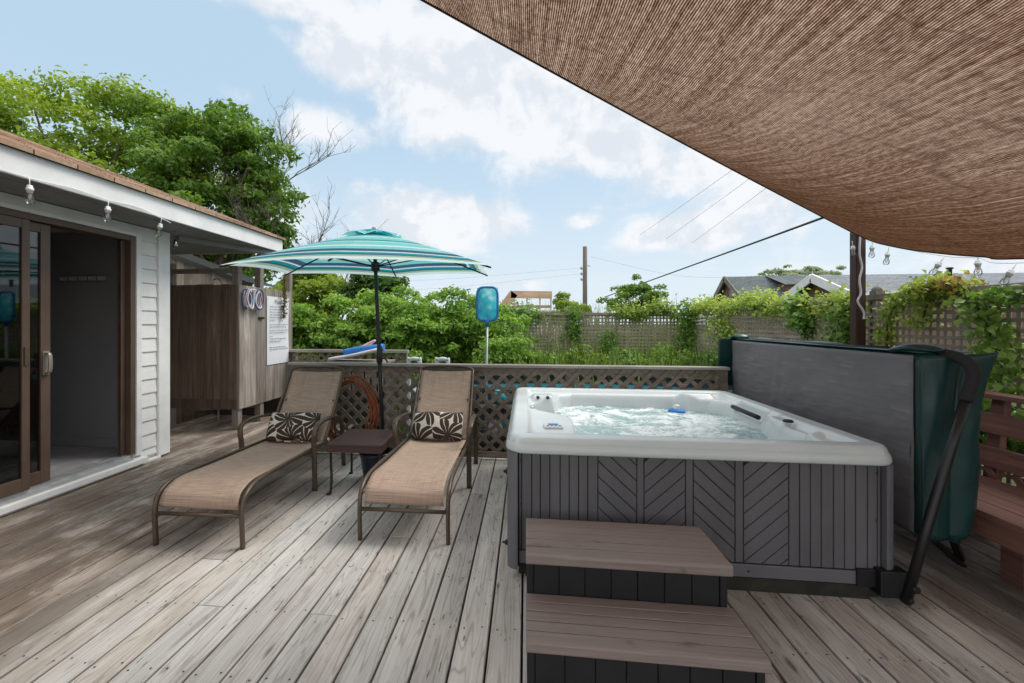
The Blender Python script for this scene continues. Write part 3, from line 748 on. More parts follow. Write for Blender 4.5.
# shed behind the enclosure
sh=thing('shed','pale board shed with sloping roof behind the shower enclosure','shed',(-4.85,7.4,GZ))
m=MB(); att=[]
for i in range(24):
    x0=-3.2+i*.135; x1=x0+.131; z0=2.62+(-x0)*.36; z1=2.62+(-x1)*.36; rc=(random.random(),random.random(),random.random(),1)
    m.add([(x0,0,0),(x1,0,0),(x1,0,z1),(x0,0,z0),(x0,.03,0),(x1,.03,0),(x1,.03,z1),(x0,.03,z0)],[(0,1,2,3),(7,6,5,4),(1,5,6,2),(0,3,7,4),(3,2,6,7),(0,4,5,1)]); att+=[rc]*6
o=m.build('wall',M['shed_wood'],sh,fixn=False); set_board_attr(o,att)
m=MB(); m.bar((-3.3,-.05,2.66+3.3*.36),(.12,-.05,2.66-.12*.36),.14,.07,up=(0,0,1)); 
m.add([(.12,-.1,2.68-.05),(.12,.9,2.68-.05),(-3.3,.9,2.68+1.19),(-3.3,-.1,2.68+1.19)],[(0,1,2,3)]); m.build('roof',M['black'],sh)
m=MB(); m.bb(-.035,.0,.031,.85,0,2.6); m.build('side_wall',M['shed_wood'],sh)

# ------------------------------------------------------------------ lattice helpers
def clip_line(p,dv,x0,x1,z0,z1):
    t0,t1=-1e9,1e9
    for q,dq,lo,hi in ((p[0],dv[0],x0,x1),(p[1],dv[1],z0,z1)):
        if abs(dq)<1e-9:
            if q<lo or q>hi: return None
            continue
        a,b=(lo-q)/dq,(hi-q)/dq
        if a>b:a,b=b,a
        t0,t1=max(t0,a),min(t1,b)
    return (t0,t1) if t1-t0>.05 else None
def diag_lattice(x0,x1,z0,z1,sp=.100,w=.040,th=.008):
    m=MB()
    for s,yy in ((1,0),(-1,th+.001)):
        dv=(math.sqrt(.5),s*math.sqrt(.5)); nrm=(-dv[1],dv[0]); k=-80
        while k<80:
            p=((x0+x1)/2+nrm[0]*sp*k*1.0,(z0+z1)/2+nrm[1]*sp*k)
            k+=1
            r=clip_line(p,dv,x0,x1,z0,z1)
            if not r: continue
            a=V((p[0]+dv[0]*r[0],yy,p[1]+dv[1]*r[0])); b=V((p[0]+dv[0]*r[1],yy,p[1]+dv[1]*r[1]))
            m.bar(a,b,w+random.uniform(-.002,.002),th,up=(0,1,0))
    return m
def sq_lattice(L,z0,z1,sp=.070,w=.031,th=.007,wave=.0):
    m=MB(); n=int(L/sp)
    for i in range(n+1):
        x=i*sp; m.bar((x,th+.001,z0),(x+random.uniform(-.004,.004),th+.001,z1),th,w,up=(1,0,0))
    z=z0+.03; 
    while z<z1:
        xx=0
        while xx<L:
            x2=min(xx+2.4,L); dz=random.uniform(-.006,.006)
            m.bar((xx+.002,0,z+dz),(x2-.002,0,z+dz+random.uniform(-.012,.012)),th,w,up=(0,0,1)); xx=x2
        z+=sp
    return m

# low diagonal lattice railing at the deck's far edge
f=thing('lattice_railing','low dark diagonal lattice railing behind the loungers and hot tub','railing',(-2.53,4.70,0))
L=4.45
m=diag_lattice(0.05,L-.05,.05,.93); m.build('lattice_panel',M['lattice_dark'],f,fixn=False)
m=MB(); m.bb(-.03,L+.03,-.055,.06,.944,.972); m.build('cap_rail',M['cap_rail'],f,bevel=.004)
m=MB(); m.bb(0,L,.020,.045,.87,.934); m.build('top_rail',M['grey_wood_y'],f,bevel=.003)
m=MB(); m.bb(0,L,-.035,-.012,.012,.075); m.build('bottom_rail',M['lattice_dark'],f,bevel=.003)
for xx in (0.0,1.5,2.98,L-.0):
    m=MB(); m.bb(-.043,.043,.024,.11,-.3,.93); o=m.build('post',M['lattice_dark'],f,bevel=.004); o.location=(xx,0,0)
# second section further back on the left
f=thing('lattice_railing','short diagonal lattice railing further back beside the shower','railing',(-3.70,6.82,0))
L=1.86
m=diag_lattice(0.02,L-.02,.05,.93); m.build('lattice_panel',M['lattice_dark'],f,fixn=False)
m=MB(); m.bb(-.03,L+.05,-.055,.05,.94,.985); m.build('cap_rail',M['cap_rail'],f,bevel=.004)
for xx in (0.02,L-.03):
    m=MB(); m.bb(-.043,.043,.024,.11,-.5,.937); o=m.build('post',M['grey_wood_y'],f,bevel=.004); o.location=(xx,0,0)
# tall trellis fences
def trellis(loc,rz,L,z1,label,nsec):
    f=thing('trellis_fence',label,'fence',loc,rz,'tall trellis fences round the yard')
    m=sq_lattice(L,.12,z1-GZ-.02); m.build('lattice_panel',M['lattice_light'],f,fixn=False)
    m=MB(); m.bb(0,L,-.022,-.006,z1-GZ-.05,z1-GZ); m.build('rail',M['lattice_light'],f)
    m=MB(); m.bb(0,L,-.022,-.006,.08,.13); m.build('rail',M['lattice_light'],f)
    for i in range(nsec+1):
        m=MB(); m.bb(-.045,.045,.018,.10,0,z1-GZ+.04); m.lathe([(.055,0),(.055,.02),(0,.06)],(0,.06,z1-GZ+.04),4); o=m.build('post',M['post_grey'],f); o.location=(L*i/nsec,0,0)
    return f
trellis((-1.6,10.0,GZ),0,5.0,1.62,'grey square trellis fence across the back of the yard',2)
trellis((3.42,10.0,GZ),R(-90),10.0,1.68,'grey square trellis fence running along the right side behind the bench',4)

# ------------------------------------------------------------------ loungers
LW=.575; SW=.515
def lounger_side(x):
    """frame rail: from foot up over the bend, along seat to the hinge"""
    return [V((x,.02,0)),V((x,.012,.14)),V((x,.012,.22)),V((x,.035,.30)),V((x,.10,.345)),V((x,.20,.365)),V((x,.45,.365)),V((x,.9,.345)),V((x,1.32,.33))]
flat=lambda a,b:[(-a,-b),(a,-b),(a,b),(-a,b)]
def rrect(a,b,r=.3):
    out=[]
    for cx,cy,s in ((1,1,0),(-1,1,90),(-1,-1,180),(1,-1,270)):
        for k in (0,45,90):
            an=R(s+k); q=r*min(a,b); out.append((cx*(a-q)+q*math.cos(an),cy*(b-q)+q*math.sin(an)))
    return out
def make_lounger():
    r=thing('sun_lounger','tan sling sun lounger with bronze frame nearest the house','sun lounger',(-2.03,2.60,0),R(2.0),'sun loungers on the deck')
    for s in (-1,1):
        m=MB(); m.sweep(catmull(lounger_side(s*LW/2),6),rrect(.013,.016,.8),up=(0,1,0)); m.build('side_rail',M['bronze'],r)
    m=MB(); m.tube([(-LW/2,.012,.205),(LW/2,.012,.205)],.013,10); m.build('crossbar',M['bronze'],r)
    # seat sling wraps over the front bend
    ctr=catmull([(0,.03,.235),(0,.020,.27),(0,.045,.325),(0,.10,.358),(0,.20,.372),(0,.45,.366),(0,.9,.345),(0,1.30,.332)],10)
    def fs(u,v):
        f=v*(len(ctr)-1); i=min(int(f),len(ctr)-2); p=ctr[i].lerp(ctr[i+1],f-i); x=(u-.5)*SW
        return (x,p.y,p.z-.016*(1-(2*u-1)**2)*min(1,v*3)-.003*math.sin(v*19))
    m=MB(); m.grid(16,70,fs); m.build('seat_sling',M['sling'],r,solid=.004,fixn=False)
    # backrest
    y0,z0,y1,z1=1.31,.335,1.79,.925
    for s in (-1,1):
        m=MB(); m.sweep(catmull([(s*(SW/2+.018),y0,z0),(s*(SW/2+.018),(y0+y1)/2+.012,(z0+z1)/2-.012),(s*(SW/2+.015),y1,z1),],8),rrect(.012,.014,.8),up=(0,1,0)); m.build('back_rail',M['bronze'],r)
    m=MB(); m.tube(catmull([(-SW/2-.015,y1,z1),(-SW/2+.06,y1+.012,z1+.025),(0,y1+.016,z1+.033),(SW/2-.06,y1+.012,z1+.025),(SW/2+.015,y1,z1)],6),.011,10); m.build('top_bow',M['bronze'],r)
    m=MB(); m.grid(14,30,lambda u,v:((u-.5)*SW,y0+(y1-y0-.01)*v+.022*math.sin(math.pi*v)*(1-.0*u)+.012*(1-(2*u-1)**2),z0+(z1-z0-.01)*v-.02*math.sin(math.pi*v)-.010*(1-(2*u-1)**2))); m.build('back_sling',M['sling'],r,solid=.004,fixn=False)
    # arms: front leg, arm, rear leg
    for s in (-1,1):
        X=s*(LW/2+.028)
        pts=[(X,1.005,0),(X,1.0,.20),(X,.985,.38),(X+s*.006,.975,.47),(X+s*.012,1.0,.53),(X+s*.016,1.10,.555),(X+s*.012,1.32,.548),(X,1.52,.51),(X-s*.004,1.62,.42),(X-s*.004,1.66,.2),(X-s*.004,1.68,0)]
        m=MB(); m.sweep(catmull(pts,6),rrect(.021,.011,.6),up=(0,1,0)); m.build('arm',M['bronze'],r)
    for yy in (.98,1.66):
        m=MB(); m.tube([(-LW/2-.02,yy,.30),(LW/2+.02,yy,.30)],.011,8); m.build('stretcher',M['bronze'],r)
    for s in (-1,1):
        m=MB(); m.bar((s*(SW/2-.02),1.66,.30),(s*(SW/2-.02),1.60,.66),.012,.02,up=(0,1,0)); m.build('back_support',M['bronze'],r)
    return r
lg=make_lounger()
lg2=dup(lg,(-.775,2.815,0),R(1.0),'tan sling sun lounger with bronze frame next to the hot tub')
def pillow(loc,rz,label,seed):
    q=random.Random(seed)
    m=MB(); W_,Hh,T=.47,.275,.062; N=28; Mv=16
    def shape(u,v,side):
        a,b=2*u-1,2*v-1
        k=(max(0,1-abs(a)**3.2)*max(0,1-abs(b)**2.6))**.55
        pin=1-.05*(1-abs(a))*abs(b)**3 if False else 1
        return ((a*W_/2)*(1-.04*b*b),side*T*k*(1+.12*math.sin(a*5+seed)),(b*Hh/2)*(1-.05*(1-a*a))+.006*math.sin(a*4+seed))
    for sd_ in (-1,1): m.grid(N,Mv,lambda u,v:shape(u,v,sd_))
    o=m.build('pillow',M['pillow'],None,weld=True)
    ul=o.data.uv_layers.new(name='UVMap')
    for l in o.data.loops:
        v=o.data.vertices[l.vertex_index].co; ul.data[l.index].uv=(v.x+seed*.37,v.z+seed*.21+(.5 if v.y>0 else 0))
    o.location=loc; o.rotation_euler=(R(-32),0,rz); return tag(o,label,'pillow','flower print lumbar pillows')
def on(root,p): 
    return Matrix.Translation(root.location)@Matrix.Rotation(root.rotation_euler.z,4,'Z')@V(p)
pillow(on(lg,(-.02,1.31,.46)),R(2.0)+R(3),'brown and cream flower pillow on the lounger nearest the house',1)
pillow(on(lg2,(-.01,1.31,.455)),R(1.0),'brown and cream flower pillow on the lounger next to the hot tub',2)

# side table
tb=thing('side_table','low dark brown square side table between the loungers','table',(-1.39,3.81,0),R(2))
m=MB(); m.box((0,0,.405),(.46,.54,.022)); m.build('top',M['table_top'],tb,bevel=.006)
m=MB(); m.bb(-.225,.225,-.265,-.25,.345,.394); m.bb(-.225,.225,.25,.265,.345,.394); m.bb(-.225,-.21,-.249,.249,.345,.394); m.bb(.21,.225,-.249,.249,.345,.394); m.build('apron',M['table_top'],tb)
for sx in (-1,1):
    for sy in (-1,1):
        m=MB(); m.tube(catmull([(sx*.205,sy*.245,.39),(sx*.203,sy*.243,.25),(sx*.200,sy*.24,.12),(sx*.205,sy*.248,.02),(sx*.215,sy*.262,.008)],6),.011,8)
        m.lathe([(0,0),(.02,0),(.02,.012),(0,.02)],(sx*.215,sy*.262,0),10); m.build('leg',M['black'],tb)
# pot beneath the table
m=MB(); m.lathe([(0,0),(.10,0),(.115,.02),(.145,.22),(.158,.24),(.158,.262),(.142,.262),(.13,.22),(.11,.04),(0,.04)],(0,0,0),28); o=m.build('plant_pot',M['navy']); o.location=(-1.32,3.93,.0); tag(o,'dark navy pot standing under the side table','pot')

# ------------------------------------------------------------------ parasol
pa=thing('parasol','teal striped market parasol with black pole behind the side table','parasol',(-1.37,4.30,0),R(2))
m=MB(); m.lathe([(0,0),(.19,0),(.195,.02),(.18,.05),(.10,.075),(.04,.085),(.034,.20),(.034,.32),(0,.32)],(0,0,0),32); m.build('base',M['black'],pa)
tilt=lambda p:V((p[0]-.045*p[2],p[1],p[2]))
m=MB(); m.tube([tilt((0,0,z)) for z in (.1,.8,1.4,2.33)],.0185,14); m.build('pole',M['black'],pa)
m=MB(); m.lathe([(.019,1.0),(.03,1.02),(.032,1.10),(.026,1.16),(.019,1.17)],(-.047,0,0),14); m.bar((-.045,0,1.06),(.02,-.05,1.06),.02,.02); m.tube([(.02,-.05,1.06),(.05,-.05,1.02)],.008,8); m.build('crank',M['black'],pa)
RAD=1.31; ZT=2.29; ZR=1.915; a0=R(-90+4)
def can(u,ang):
    """u radial 0..1 ; ang continuous; fabric flat between ribs with a sag"""
    k=(ang-a0)/(math.pi/3); i=math.floor(k); f_=k-i
    A=a0+i*math.pi/3; B=A+math.pi/3
    r=RAD*u
    dv=V((math.cos(A),math.sin(A),0)).lerp(V((math.cos(B),math.sin(B),0)),f_)
    z=ZT-(ZT-ZR)*(u**1.12)
    edge=math.sin(math.pi*f_)
    p=dv*r*(1-.045*edge*u*u); z+=.030*edge*u*(1-u*.4)-.0*u
    # tilt of the whole canopy, back a little higher
    z+=p.y*.052-p.x*.008
    return V((p.x-.115,p.y,z))
m=MB(); NA=72; NR=26
vs=[];us=[]
for j in range(NR+1):
    for i in range(NA+1):
        ang=a0+2*math.pi*i/NA-1e-6*(i==NA)+1e-7; u=.02+.98*j/NR
        vs.append(can(u,ang)); us.append(u)
m.add(vs,[(j*(NA+1)+i,j*(NA+1)+i+1,(j+1)*(NA+1)+i+1,(j+1)*(NA+1)+i) for j in range(NR) for i in range(NA)],True)
# valance lip
def addcan(m,name):
    o=m.build(name,M['canopy'],pa,fixn=False); return o
o=addcan(m,'canopy'); ul=o.data.uv_layers.new(name='UVMap')
for l in o.data.loops: ul.data[l.index].uv=(us[l.vertex_index],.5)
m=MB(); vs=[];us2=[]
for j in range(7):
    for i in range(NA+1):
        ang=a0+2*math.pi*i/NA+1e-7-1e-6*(i==NA); u=.012+.235*j/6; p=can(u,ang); k=(ang-a0)/(math.pi/3); fl=math.sin(math.pi*(k-math.floor(k)))
        p.z+=.035-.022*j/6+.034*fl*(j/6)**1.5; vs.append(p); us2.append(.02+.3*j/6)
m.add(vs,[(j*(NA+1)+i,j*(NA+1)+i+1,(j+1)*(NA+1)+i+1,(j+1)*(NA+1)+i) for j in range(6) for i in range(NA)],True)
o=addcan(m,'vent'); ul=o.data.uv_layers.new(name='UVMap')
for l in o.data.loops: ul.data[l.index].uv=(us2[l.vertex_index],.5)
for i in range(6):
    A=a0+i*math.pi/3
    pts=[can(u,A+1e-6)+V((0,0,-.016)) for u in (.03,.35,.7,1.0)]
    m=MB(); m.tube(pts,.008,8); rb=m.build('rib',M['black'],pa)
    m=MB(); m.tube([tilt((0.0,0,1.955))+V((.03*math.cos(A),.03*math.sin(A),0)),can(.52,A+1e-6)+V((0,0,-.022))],.006,8); m.build('strut',M['black'],rb)
m=MB(); m.lathe([(.02,1.90),(.042,1.915),(.042,1.985),(.02,2.0)],(-.088,0,0),16); m.build('hub',M['black'],pa)

# ------------------------------------------------------------------ hose on the railing
m=MB(); q=random.Random(5); pts=[]
N=9
for i in range(N*30+1):
    a=i*2*math.pi/30; k=i/30
    rx=.255+.02*math.sin(k*2.1)+.03*math.sin(k*1.3+1); rz=.37+.025*math.sin(k*1.7+2)-.006*k
    pts.append((rx*math.cos(a)+.012*math.sin(k*3),-.02-.0085*(k%4.0)*1.6-.02*math.sin(a*.5)**2,rz*math.sin(a)+.02*math.sin(k*2.6)))
m.tube(pts,.0088,7); hs=m.build('garden_hose',M['hose']); hs.location=(-1.83,4.655,.45); tag(hs,'coiled orange garden hose hanging on the lattice railing','hose')

# ------------------------------------------------------------------ hot tub
TX,TY,TW,TD=-.10,2.50,1.945,1.97
tub=thing('hot_tub','bubbling hot tub with white shell and grey chevron panelled skirt','hot tub',(TX,TY,0))
NB=150
ga=np.linspace(0,TW,NB+1); gb=np.linspace(0,TD,NB+1); A_,B_=np.meshgrid(ga,gb)
def sst(x,a,b): 
    t_=np.clip((x-a)/(b-a),0,1); return t_*t_*(3-2*t_)
def rbox(A,B,cx,cy,hx,hy,r):
    qx=np.abs(A-cx)-hx+r; qy=np.abs(B-cy)-hy+r
    return np.hypot(np.maximum(qx,0),np.maximum(qy,0))+np.minimum(np.maximum(qx,qy),0)-r
def polysd(A,B,P):
    dmin=np.full(A.shape,1e9); ins=np.zeros(A.shape,bool); n=len(P)
    for i in range(n):
        x0,y0=P[i]; x1,y1=P[(i+1)%n]; ex_,ey_=x1-x0,y1-y0
        t_=np.clip(((A-x0)*ex_+(B-y0)*ey_)/(ex_**2+ey_**2),0,1)
        dmin=np.minimum(dmin,np.hypot(A-x0-ex_*t_,B-y0-ey_*t_))
        c=((y0>B)!=(y1>B)); xi=x0+(B-y0)*ex_/(ey_ if abs(ey_)>1e-9 else 1e-9); ins^=(c&(A<xi))
    return np.where(ins,-dmin,dmin)
def tubz(A,B):
    e=-rbox(A,B,TW/2,TD/2,TW/2,TD/2,.11)
    z=np.full(A.shape,.778)
    z=z-.035*sst(e,.105,.145)                      # inner ledge
    # raised back edge moulding
    basin=polysd(A,B,[(.42,.20),(.44,.62),(.42,.80),(.23,.98),(.17,1.12),(.17,1.26),(.34,1.32),(.36,1.52),(.42,1.68),(.52,1.76),(1.40,1.76),(1.50,1.66),(1.66,1.60),(1.72,1.52),(1.755,1.46),(1.755,.97),(1.73,.90),(1.70,.72),(1.70,.2)])
    # corner blocks and pillows
    bl=rbox(A,B,.245,1.42,.11,.10,.05); z=z+.048*sst(-bl,-.02,.035)
    bl=rbox(A,B,1.755,.60,.075,.27,.06); z=z+.022*sst(-bl,-.015,.03)
    cup=rbox(A,B,1.745,.50,.045,.13,.045); z=z-.022*sst(-cup,-.01,.015)
    bl=rbox(A,B,1.60,1.76,.14,.07,.06); z=z+.035*sst(-bl,-.03,.03)
    rec=rbox(A,B,1.78,1.20,.05,.22,.03); z=z-.055*sst(-rec,-.012,.018)
    z=np.minimum(z,.795)
    drop=sst(-basin,-.035,.055)
    z=z*(1-drop)+.40*drop
    e2=np.clip(e,0,.035); z=z-(1-np.sqrt(np.clip(1-((.035-e2)/.035)**2,0,1)))*.035
    return z,e
Zt,Et=tubz(A_,B_)
m=MB()
vs=[]
# pull the square grid onto the rounded rectangle
for j in range(NB+1):
    for i in range(NB+1):
        a,b=float(A_[j,i]),float(B_[j,i]); r=.11
        cx=min(max(a,r),TW-r); cy=min(max(b,r),TD-r); dx,dy=a-cx,b-cy; dl=math.hypot(dx,dy)
        if dl>r: a,b=cx+dx/dl*r,cy+dy/dl*r
        vs.append((a,b,float(Zt[j,i])))
idx=lambda j,i:j*(NB+1)+i
m.add(vs,[(idx(j,i),idx(j,i+1),idx(j+1,i+1),idx(j+1,i)) for j in range(NB) for i in range(NB)],True)
# outer roll of the rim, swept around the outline
out=[]
r=.11
for cx,cy,s in ((TW-r,r,-90),(TW-r,TD-r,0),(r,TD-r,90),(r,r,180)):
    for k in range(9): an=R(s+k*90/8); out.append((cx,cy,an))
prof=[(-.004,.745),(.006,.735),(.012,.718),(.014,.700),(.010,.690),(-.03,.690)]
vs=[];n_=len(out)
for cx,cy,an in out:
    for d_,z_ in prof: vs.append((cx+(r+d_)*math.cos(an),cy+(r+d_)*math.sin(an),z_))
mm=len(prof)
m.add(vs,[(i*mm+q,((i+1)%n_)*mm+q,((i+1)%n_)*mm+q+1,i*mm+q+1) for i in range(n_) for q in range(mm-1)],True)
m.build('shell',M['acrylic'],tub,fixn=False)
# water
def wz(a,b):
    p=V((a*2.6,b*2.6,3.1)); v=mnoise.fractal(p,1.0,2.1,3)
    q=mnoise.fractal(V((a*13,b*13,7.7)),.9,2.0,4); s=mnoise.fractal(V((a*34,b*34,1.7)),.9,2.0,3)
    hum=.035*math.exp(-((a-.62)**2+(b-1.22)**2)/.03)+.020*math.exp(-((a-1.35)**2+(b-1.05)**2)/.08)+.016*math.exp(-((a-.95)**2+(b-.75)**2)/.06)
    return .638+.012*v+.011*q*(.5+max(0,v))+.005*s+hum*(.7+.5*q)
m=MB(); m.grid(190,190,lambda u,v:(.10+u*1.78,.10+v*1.76,wz(.1+u*1.78,.1+v*1.76))); m.build('water',M['water'],tub,fixn=False)
# skirt: planks on a dark backing
m=MB(); m.bb(.04,TW-.04,.045,.075,.05,.688); m.bb(.04,TW-.04,TD-.075,TD-.04,.05,.688); m.bb(.04,.07,.076,TD-.076,.05,.688); m.bb(TW-.07,TW-.04,.076,TD-.076,.05,.688); m.bb(.05,TW-.05,.05,TD-.05,.052,.09); m.build('cabinet',M['black_plastic'],tub)
zb,zt=.145,.687; x0,x1=.060,TW-.064; nx=lambda z_:x0+(z_-80)/885*(x1-x0)
def plank_poly(m,poly,y=.044,th=.010,ins=.0022):
    # inset polygon slightly and extrude towards the viewer (-y) with a chamfer
    c=(sum(p[0] for p in poly)/len(poly),sum(p[1] for p in poly)/len(poly))
    n=len(poly)
    def inset(P,dist):
        res=[]
        for i in range(n):
            p0,p1,p2=V((*P[i-1],0)),V((*P[i],0)),V((*P[(i+1)%n],0))
            e1=(p1-p0).normalized(); e2=(p2-p1).normalized(); n1=V((-e1.y,e1.x,0)); n2=V((-e2.y,e2.x,0))
            bs=(n1+n2); den=1+n1.dot(n2)
            res.append(tuple((p1+bs*(dist/max(den,.25)))[:2]))
        return res
    area=sum(poly[i][0]*poly[(i+1)%n][1]-poly[(i+1)%n][0]*poly[i][1] for i in range(n))
    if area<0: poly=poly[::-1]
    A1=inset(poly,ins); A2=inset(poly,ins+.002)
    vs=[(p[0],y,p[1]) for p in A1]+[(p[0],y-th+.002,p[1]) for p in A1]+[(p[0],y-th,p[1]) for p in A2]
    m.add(vs,[(i,(i+1)%n,n+(i+1)%n,n+i) for i in range(n)]+[(n+i,n+(i+1)%n,2*n+(i+1)%n,2*n+i) for i in range(n)]+[tuple(range(2*n,3*n))])
def clip_poly(poly,x0,x1,z0,z1):
    def cl(P,f,inter):
        o=[]
        for i in range(len(P)):
            a,b=P[i-1],P[i]; fa,fb=f(a),f(b)
            if fb>=0:
                if fa<0:o.append(inter(a,b,fa,fb))
                o.append(b)
            elif fa>=0:o.append(inter(a,b,fa,fb))
        return o
    it=lambda a,b,fa,fb:(a[0]+(b[0]-a[0])*fa/(fa-fb),a[1]+(b[1]-a[1])*fa/(fa-fb))
    for f in (lambda p:p[0]-x0,lambda p:x1-p[0],lambda p:p[1]-z0,lambda p:z1-p[1]):
        poly=cl(poly,f,it)
        if len(poly)<3:return None
    # drop tiny
    P=[]
    for p in poly:
        if not P or math.hypot(p[0]-P[-1][0],p[1]-P[-1][1])>.004: P.append(p)
    if len(P)>2 and math.hypot(P[0][0]-P[-1][0],P[0][1]-P[-1][1])<.004:P.pop()
    if len(P)<3:return None
    ar=abs(sum(P[i][0]*P[(i+1)%len(P)][1]-P[(i+1)%len(P)][0]*P[i][1] for i in range(len(P))))/2
    return P if ar>.0008 else None
m=MB()
vert=[80,88,115,138,163,190,214,238,262,288]
for a,b in zip(vert[:-1],vert[1:]): plank_poly(m,[(nx(a),zb),(nx(b),zb),(nx(b),zt),(nx(a),zt)])
for a,b in ((387,405),(508,527),(628,648)): plank_poly(m,[(nx(a),zb),(nx(b),zb),(nx(b),zt),(nx(a),zt)])
vert=[755,780,805,830,858,883,908,935,957,965]
for a,b in zip(vert[:-1],vert[1:]): plank_poly(m,[(nx(a),zb),(nx(b),zb),(nx(b),zt),(nx(a),zt)])
for (a,b,s) in ((288,387,-1),(405,508,1),(527,628,-1),(648,755,1)):
    X0,X1=nx(a),nx(b); wd=X1-X0; rise_=s*wd*.92; hh=.084; z=zb-.5
    while z<zt+.5:
        P=clip_poly([(X0,z),(X1,z+rise_),(X1,z+rise_+hh),(X0,z+hh)],X0,X1,zb,zt)
        if P: plank_poly(m,P)
        z+=hh
m.build('front_panel',M['grey_plastic'],tub,fixn=True)
for sx_,sz_ in ((.075,.64),(.075,.40),(.075,.17),(TW-.085,.64),(TW-.085,.40),(TW-.085,.17),(.62,.108),(1.25,.108)):
    m=MB(); m.lathe([(0,0),(.0055,0),(.0055,.003),(0,.0035)],(sx_,.034 if sz_>.15 else .028,sz_),10,Matrix.Rotation(R(90),3,'X')); m.build('screw',M['nail'],tub)
m=MB(); m.bb(.062,TW-.066,.028,.043,.075,.142); m.build('base_trim',M['grey_plastic2'],tub,bevel=.004)
for (cx,cy,s) in ((.055,.06,180),(TW-.06,.06,-90),(.055,TD-.06,90),(TW-.06,TD-.06,0)):
    m=MB(); r=.058; poly=[(cx+r*math.cos(R(s+k*11.25)),cy+r*math.sin(R(s+k*11.25))) for k in range(9)]+[(cx,cy)]
    poly=[(cx+(.03 if s in(180,90) else -.03),poly[0][1])]+poly if False else poly
    m.prism(poly,lambda a,b,t:(a,b,.05+t),.638); o=m.build('corner_post',M['grey_plastic2'],tub)
m=MB()
yy=.12
while yy<TD-.12: m.box((.036,yy,.37),(.012,.046,.62)); m.box((TW-.036,yy,.37),(.012,.046,.62)); yy+=.05
m.build('side_panel',M['grey_plastic'],tub)
m=MB(); m.bb(.06,TW-.06,.06,TD-.06,.0,.05); m.bb(.10,TW-.12,.035,.058,0.001,.07); m.build('base',M['tub_base'],tub)
for zz,yy,rr_ in ((.56,.085,.017),(.17,.06,.012)):
    m=MB(); Rm=Matrix.Rotation(R(-90),3,'Y'); m.lathe([(rr_,0),(rr_*1.25,.006),(rr_,.014),(rr_*.5,.018),(rr_*.5,.03),(0,.03)],(.004 if zz>.5 else .0,yy,zz),14,Rm); m.build('valve',M['black_plastic'],tub)
# controls and fittings
m=MB(); m.box((.27,.40,.752),(.115,.085,.018),Matrix.Rotation(R(4),3,'Z')); cp=m.build('control_panel',M['white_toy'],tub,bevel=.006)
m=MB(); Rz=Matrix.Rotation(R(4),3,'Z')
m.box((.27,.412,.762),(.06,.034,.003),Rz)
for i in range(4): m.box(V((.27,.40,.762))+Rz@V((-.036+i*.024,-.026,0)),(.016,.016,.003),Rz)
m.build('display',M['net_blue'],cp)
m=MB(); m.lathe([(0,0),(.030,0),(.030,.008),(.022,.014),(0,.014)],(1.745,.60,.775),20); m.build('diverter_cap',M['black_plastic'],tub)
m=MB(); m.tube([(1.755,.99,.722),(1.765,1.42,.722)],.017,14); m.build('grab_bar',M['black_plastic'],tub)
m=MB(); m.lathe([(0,0),(.035,0),(.035,.012),(0,.014)],(.135,1.06,.741),18); m.build('dial',M['steel'],tub)
m=MB()
for xx in (.20,.28): m.lathe([(0,.0),(.014,0),(.015,.008),(0,.008)],(xx,1.33,.778),12,Matrix.Rotation(R(50),3,'X'))
m.build('jet',M['black_plastic'],tub)
fl=thing('chlorine_floater','small blue and white floater bobbing in the tub water','pool floater',(TX+1.38,TY+1.58,.64))
m=MB(); m.lathe([(0,-.02),(.055,-.02),(.07,0),(.062,.02),(.03,.026),(0,.026)],(0,0,0),20); m.build('float_ring',M['blue'],fl)
m=MB(); m.lathe([(.028,.02),(.028,.05),(.02,.06),(0,.062)],(0,0,0),16); m.build('cap',M['white_toy'],fl)

# ------------------------------------------------------------------ steps
st=thing('spa_steps','two step brown composite spa steps in front of the tub','steps',(0,1.73,0))
def tread(x0,x1,y0,y1,z,n):
    m=MB(); w=(y1-y0)/n
    for i in range(n):
        a,b=y0+w*i+(.0024 if i else 0),y0+w*(i+1)-(.0024 if i<n-1 else 0)
        if i==0: m.prism([(a+.004,z-.046),(b,z-.046),(b,z),(a+.010,z),(a+.003,z-.004),(a,z-.012),(a,z-.040)],lambda p,q,t:(x0+t,p,q),x1-x0)
        else: m.prism([(a,z-.046),(b,z-.046),(b,z-.002),(b-.002,z),(a+.002,z),(a,z-.002)],lambda p,q,t:(x0+t,p,q),x1-x0)
    return m
tread(0,.864,0,.31,.20,5).build('lower_tread',M['tread'],st,bevel=.0015)
tread(0,.858,.285,.66,.385,5).build('upper_tread',M['tread'],st,bevel=.0015)
def riser(x0,x1,y,z0,z1,name,y1):
    m=MB(); m.bb(x0,x1,y+.012,y1,z0,z1); n=7; w=(x1-x0-.06)/n
    m.bb(x0,x0+.028,y,y+.0115,z0,z1); m.bb(x1-.028,x1,y,y+.0115,z0,z1)
    for i in range(n): m.bb(x0+.03+w*i+.002,x0+.03+w*(i+1)-.002,y+.003,y+.0112,z0+.0,z1-.002)
    m.build(name,M['black_plastic'],st,bevel=.0015)
riser(.004,.852,.018,.0,.153,'lower_riser',.31); riser(.004,.846,.312,.0,.338,'upper_riser',.64)

